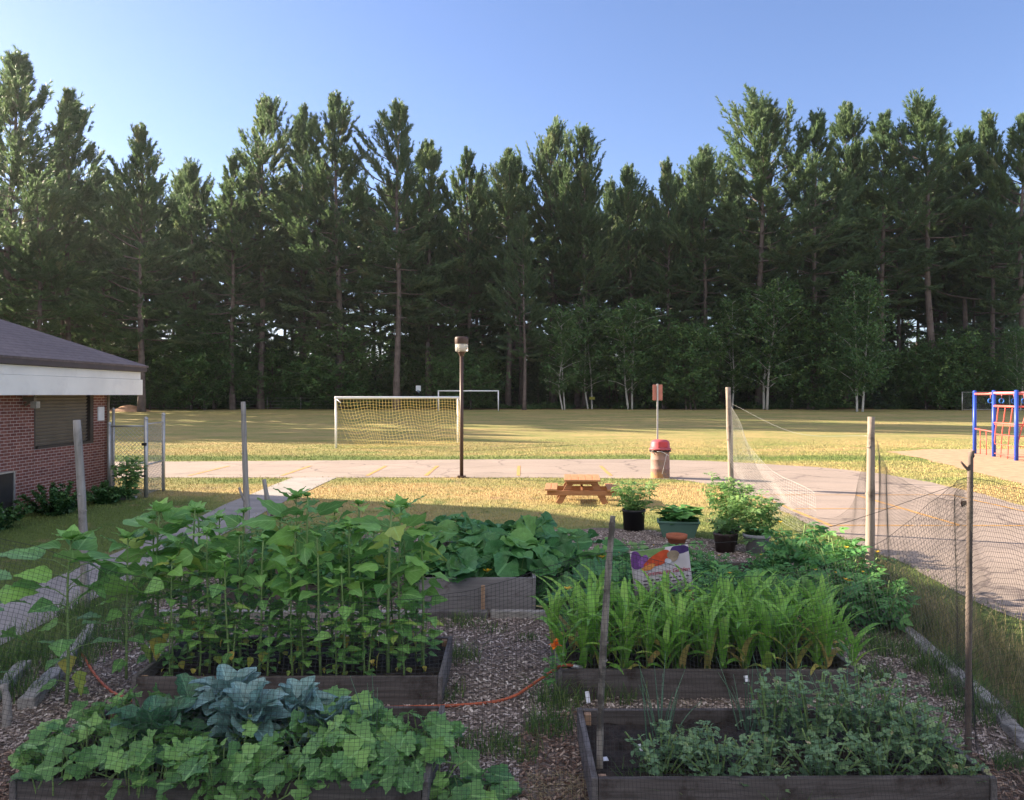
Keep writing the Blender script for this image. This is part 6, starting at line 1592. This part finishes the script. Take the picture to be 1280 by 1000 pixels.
NB = [(-5.2, 4.6, 0), (-3.6, 4.5, 0.0), (-2.4, 4.42, .0), (-1.2, 4.40, .0), (-.2, 4.40, 0), (.64, 4.40, .0), (1.4, 4.40, 0), (2.2, 4.42, 0), (2.9, 4.46, 0), (3.18, 4.5, 0), (3.8, 4.5, 0), (5.2, 4.5, 0)]
netting('black plastic garden netting stretched across the whole front of the beds', NT, NB, .028, .00105, 1)
netting('black netting sagging from the thin forked pole to the right middle post', [(3.19, 5.47, 1.98), (3.55, 6.5, 1.72), (3.92, 7.7, 1.74), (4.25, 8.9, 1.78), (4.53, 9.8, 2.05)], [(3.3, 5.6, .02), (3.75, 6.5, .02), (4.05, 7.7, .02), (4.4, 8.9, .02), (4.6, 9.85, .02)], .04, .0010, 2, .025)
netting('fine netting drooping from the right middle post to the back corner post', [(4.55, 9.9, 2.0), (4.6, 10.6, 1.2), (4.65, 11.6, .75), (4.6, 12.8, .7), (4.45, 14.2, 1.2), (4.28, 15.25, 2.35)], [(4.62, 9.95, .02), (4.75, 10.7, .02), (4.85, 11.7, .02), (4.8, 12.9, .02), (4.6, 14.3, .02), (4.35, 15.3, .02)], .04, .0009, 3, .025)
# gathered netting below the corner post, sunlight on it put into a pale colour
mnet_sun_painted = plain('sun_painted_netting', (.62, .60, .55), .6, var=.1, scale=6, bmp=0)
netting('gathered netting with sunlight painted in as a pale colour, sagging from the tall corner post over the drive edge', [(4.22, 15.2, 2.38), (4.42, 14.7, 1.72), (4.72, 14.0, 1.25), (5.02, 13.1, .92)], [(4.25, 15.2, 1.25), (4.5, 14.7, .7), (4.8, 14.0, .35), (5.08, 13.1, .08)], .045, .0011, 6, .05, m=mnet_sun_painted)
# cords the net hangs on
mb = MB(); tube(mb, smooth_line([(4.53, 9.8, 2.08), (4.45, 12.4, 2.0), (4.27, 15.25, 2.42)], 6), .0015, 4); tag(mb.build('cord', M_GALV), 'thin grey cord strung between the right middle post and back corner post', 'cord')
mb = MB(); tube(mb, smooth_line([(3.12, 5.42, 1.99), (1.9, 5.25, 1.66), (.67, 5.17, 1.60)], 6), .0018, 4); tag(mb.build('cord', mnet), 'black cord along the top of the front netting', 'cord')
# a withered leaf caught in the net
mdead = plain('dead_leaf', (.10, .045, .03), .8, var=.3, scale=30)
mb = MB()
for i in range(7): place(mb, T_SML[1], [(0, 0, 0)], [azd(np.array(rng.uniform(0, 6.28)), np.array(-1.1 + rng.normal(0, .4)))], [rng.normal(0, 1, 3)], .055, .5)
o = mb.build('dead_leaf', mdead); o.location = wp(1206, 626, 5.5); tag(o, 'brown withered leaf caught in the net beside the forked pole', 'dead leaf')

# ------------------------------------------------------------------ painted banner among the corn
bn = thing('garden_banner', 'white cloth banner with painted vegetables and red writing behind the corn', 'banner', (1.53, 8.02, 0), rad(-3))
BW, BH = .60, .46; zc = .80; roll = rad(7)
def bpnt(u, v, off=0.0):     # u, v from the banner's middle
    x = u * math.cos(roll) - v * math.sin(roll); z = u * math.sin(roll) + v * math.cos(roll)
    return (x, -off + .02 * math.sin(u * 7), zc + z)
def bgrid(u0, u1, v0, v1, nu, nv, off=0):
    V = [bpnt(u0 + (u1 - u0) * i / nu, v0 + (v1 - v0) * j / nv, off) for j in range(nv + 1) for i in range(nu + 1)]; f = [[j * (nu + 1) + i, j * (nu + 1) + i + 1, (j + 1) * (nu + 1) + i + 1, (j + 1) * (nu + 1) + i] for j in range(nv) for i in range(nu)]
    return np.array(V), np.array(f)
mb = MB(); mb.add(*bgrid(-BW / 2, BW / 2, -BH / 2, BH / 2, 12, 4)); c_ = mb.build('cloth', plain('banner_cloth', (.47, .43, .48), .8, var=.08, scale=8), bn); sd = c_.modifiers.new('thick', 'SOLIDIFY'); sd.thickness = .004; sd.offset = -1
def blob(name, u, v, ru, rv, an, colr, off, wob=.12, seed=0):
    r_ = np.random.default_rng(seed); n = 28; pts = []
    for i in range(n):
        a = i * 2 * PI / n; k = 1 + wob * math.sin(a * 3 + seed) + r_.normal(0, .02); uu, vv = ru * math.cos(a) * k, rv * math.sin(a) * k
        pu = min(max(u + uu * math.cos(an) - vv * math.sin(an), -BW / 2), BW / 2); pv = min(max(v + uu * math.sin(an) + vv * math.cos(an), -BH / 2), BH / 2); pts.append(bpnt(pu, pv, off))
    mb = MB(); mb.add(np.array([bpnt(u, v, off)] + pts), np.array([[0, 1 + i, 1 + (i + 1) % n] for i in range(n)])); mb.build(name, plain('paint_' + name, colr, .7, var=.25, scale=14, bmp=0), c_)
blob('painted_leaf', -.12, .20, .17, .05, .1, (.16, .26, .10), .004, .1, 1); blob('painted_border', .21, .19, .10, .045, 0.0, (.06, .03, .14), .004, .05, 2)
blob('painted_eggplant', -.24, .13, .065, .095, .1, (.13, .045, .20), .0055, .1, 3); blob('painted_eggplant', -.17, .11, .05, .07, -.3, (.2, .08, .28), .007, .1, 4)
blob('painted_carrot', -.02, .12, .15, .062, .35, (.50, .07, .025), .0085, .1, 5); blob('painted_carrot', -.13, .05, .075, .028, .25, (.52, .2, .06), .010, .1, 6); blob('painted_potato', .135, .135, .062, .058, .2, (.26, .2, .15), .010, .08, 7); blob('painted_garlic', .075, .085, .035, .03, 0, (.42, .42, .5), .0115, .1, 8)
def btext(s, u, v, size, colr, name):
    cu = bpy.data.curves.new('lettering', 'FONT'); cu.body = s; cu.size = size; cu.align_x = 'CENTER'; cu.extrude = .0008; cu.shear = .25
    o = bpy.data.objects.new('tmp', cu); COL.objects.link(o); bpy.context.view_layer.update(); me = bpy.data.meshes.new_from_object(o.evaluated_get(bpy.context.evaluated_depsgraph_get())); bpy.data.objects.remove(o)
    for vv in me.vertices: p = bpnt(u + vv.co.x, v + vv.co.y, .006 + vv.co.z); vv.co = p
    me.materials.clear(); me.materials.append(plain('ink', colr, .7, var=.1, bmp=0)); q = bpy.data.objects.new(name, me); COL.objects.link(q); q.parent = c_
btext('Community Garden', .05, -.035, .058, (.42, .02, .05), 'lettering')
mb = MB(); r_ = np.random.default_rng(5)
for row, v in enumerate((-.085, -.12, -.155, -.19)):
    u = -.2
    while u < .26:
        w = r_.uniform(.02, .055)
        V, f = bgrid(u, min(u + w, .27), v - .006, v + .006, 1, 1, .005); mb.add(V, f); u += w + .016
mb.build('small_print', plain('ink_dark', (.09, .05, .09), .7, bmp=0), c_)
for u in (-BW / 2 + .01, BW / 2 - .01):
    mb = MB(); p = bpnt(u, BH / 2, -.014); q = bpnt(u, -BH / 2, -.014); tube(mb, [(q[0] + .03, q[1], -.02), (q[0], q[1], q[2]), p], .012, 7); mb.build('banner_stake', M_STAKE, bn)

# ------------------------------------------------------------------ morning haze
mhz = bpy.data.materials.new('haze'); mhz.use_nodes = True; nt = mhz.node_tree; nt.nodes.remove(nt.nodes['Principled BSDF'])
pv = nt.nodes.new('ShaderNodeVolumePrincipled'); pv.inputs['Density'].default_value = .00011; pv.inputs['Color'].default_value = rgb((.86, .9, .97)); pv.inputs['Anisotropy'].default_value = .5
nt.links.new(pv.outputs[0], nt.nodes['Material Output'].inputs['Volume'])
mb = MB(); box(mb, (0, 170, 22), (560, 540, 46)); hb = mb.build('haze', mhz, None, False); tag(hb, None, None, None, 'stuff')
# ------------------------------------------------------------------ light, sky, camera
SUN_EL = rad(20.5); SAZ = (-.94, .345)
sun = bpy.data.lights.new('sun', 'SUN'); sun.energy = 5.0; sun.angle = rad(.55); sun.color = (1.0, .84, .63)
so = bpy.data.objects.new('sun', sun); COL.objects.link(so)
to_sun = Vector((SAZ[0] * math.cos(SUN_EL), SAZ[1] * math.cos(SUN_EL), math.sin(SUN_EL))).normalized()
so.rotation_euler = to_sun.to_track_quat('Z', 'Y').to_euler(); so.location = (-60, 40, 60)
w = bpy.data.worlds.new('World'); SC.world = w; w.use_nodes = True; nt = w.node_tree
sk = nt.nodes.new('ShaderNodeTexSky'); sk.sky_type = 'NISHITA'; sk.sun_disc = False; sk.sun_elevation = SUN_EL; sk.sun_rotation = math.atan2(SAZ[0], SAZ[1]); sk.air_density = 1.0; sk.dust_density = .7; sk.ozone_density = 4.0
bg = nt.nodes['Background']; # unseen bright cloud bank added behind the viewer to lift the garden shade
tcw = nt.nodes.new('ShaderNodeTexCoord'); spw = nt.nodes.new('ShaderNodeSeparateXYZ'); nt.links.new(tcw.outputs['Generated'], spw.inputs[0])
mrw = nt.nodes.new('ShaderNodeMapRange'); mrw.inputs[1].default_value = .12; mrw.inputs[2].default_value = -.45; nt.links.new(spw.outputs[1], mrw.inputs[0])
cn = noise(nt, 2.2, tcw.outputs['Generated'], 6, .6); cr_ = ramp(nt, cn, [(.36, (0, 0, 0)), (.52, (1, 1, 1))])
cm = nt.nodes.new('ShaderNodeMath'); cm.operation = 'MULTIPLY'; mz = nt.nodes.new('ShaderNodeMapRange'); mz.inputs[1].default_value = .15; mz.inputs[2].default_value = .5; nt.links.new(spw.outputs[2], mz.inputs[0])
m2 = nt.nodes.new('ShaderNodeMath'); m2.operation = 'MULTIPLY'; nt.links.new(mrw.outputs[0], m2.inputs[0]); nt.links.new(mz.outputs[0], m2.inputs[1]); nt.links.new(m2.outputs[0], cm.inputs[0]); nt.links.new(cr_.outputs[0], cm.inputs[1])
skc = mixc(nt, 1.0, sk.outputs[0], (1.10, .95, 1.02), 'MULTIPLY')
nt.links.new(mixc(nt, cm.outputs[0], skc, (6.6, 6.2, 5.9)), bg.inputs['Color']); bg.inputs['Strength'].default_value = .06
cam = bpy.data.cameras.new('camera'); cam.sensor_width = 36; cam.lens = F / 1280 * 36; cam.clip_end = 2000; cam.clip_start = .05; cam.shift_y = -7 / 1280
co = bpy.data.objects.new('camera', cam); COL.objects.link(co); co.location = (0, 0, H); co.rotation_euler = (rad(90), 0, 0); SC.camera = co
SC.view_settings.view_transform = 'Standard'; SC.view_settings.look = 'None'; SC.view_settings.exposure = 2.15; SC.view_settings.gamma = 1
SC.cycles.max_bounces = 6; SC.cycles.transparent_max_bounces = 6; SC.cycles.use_denoising = True
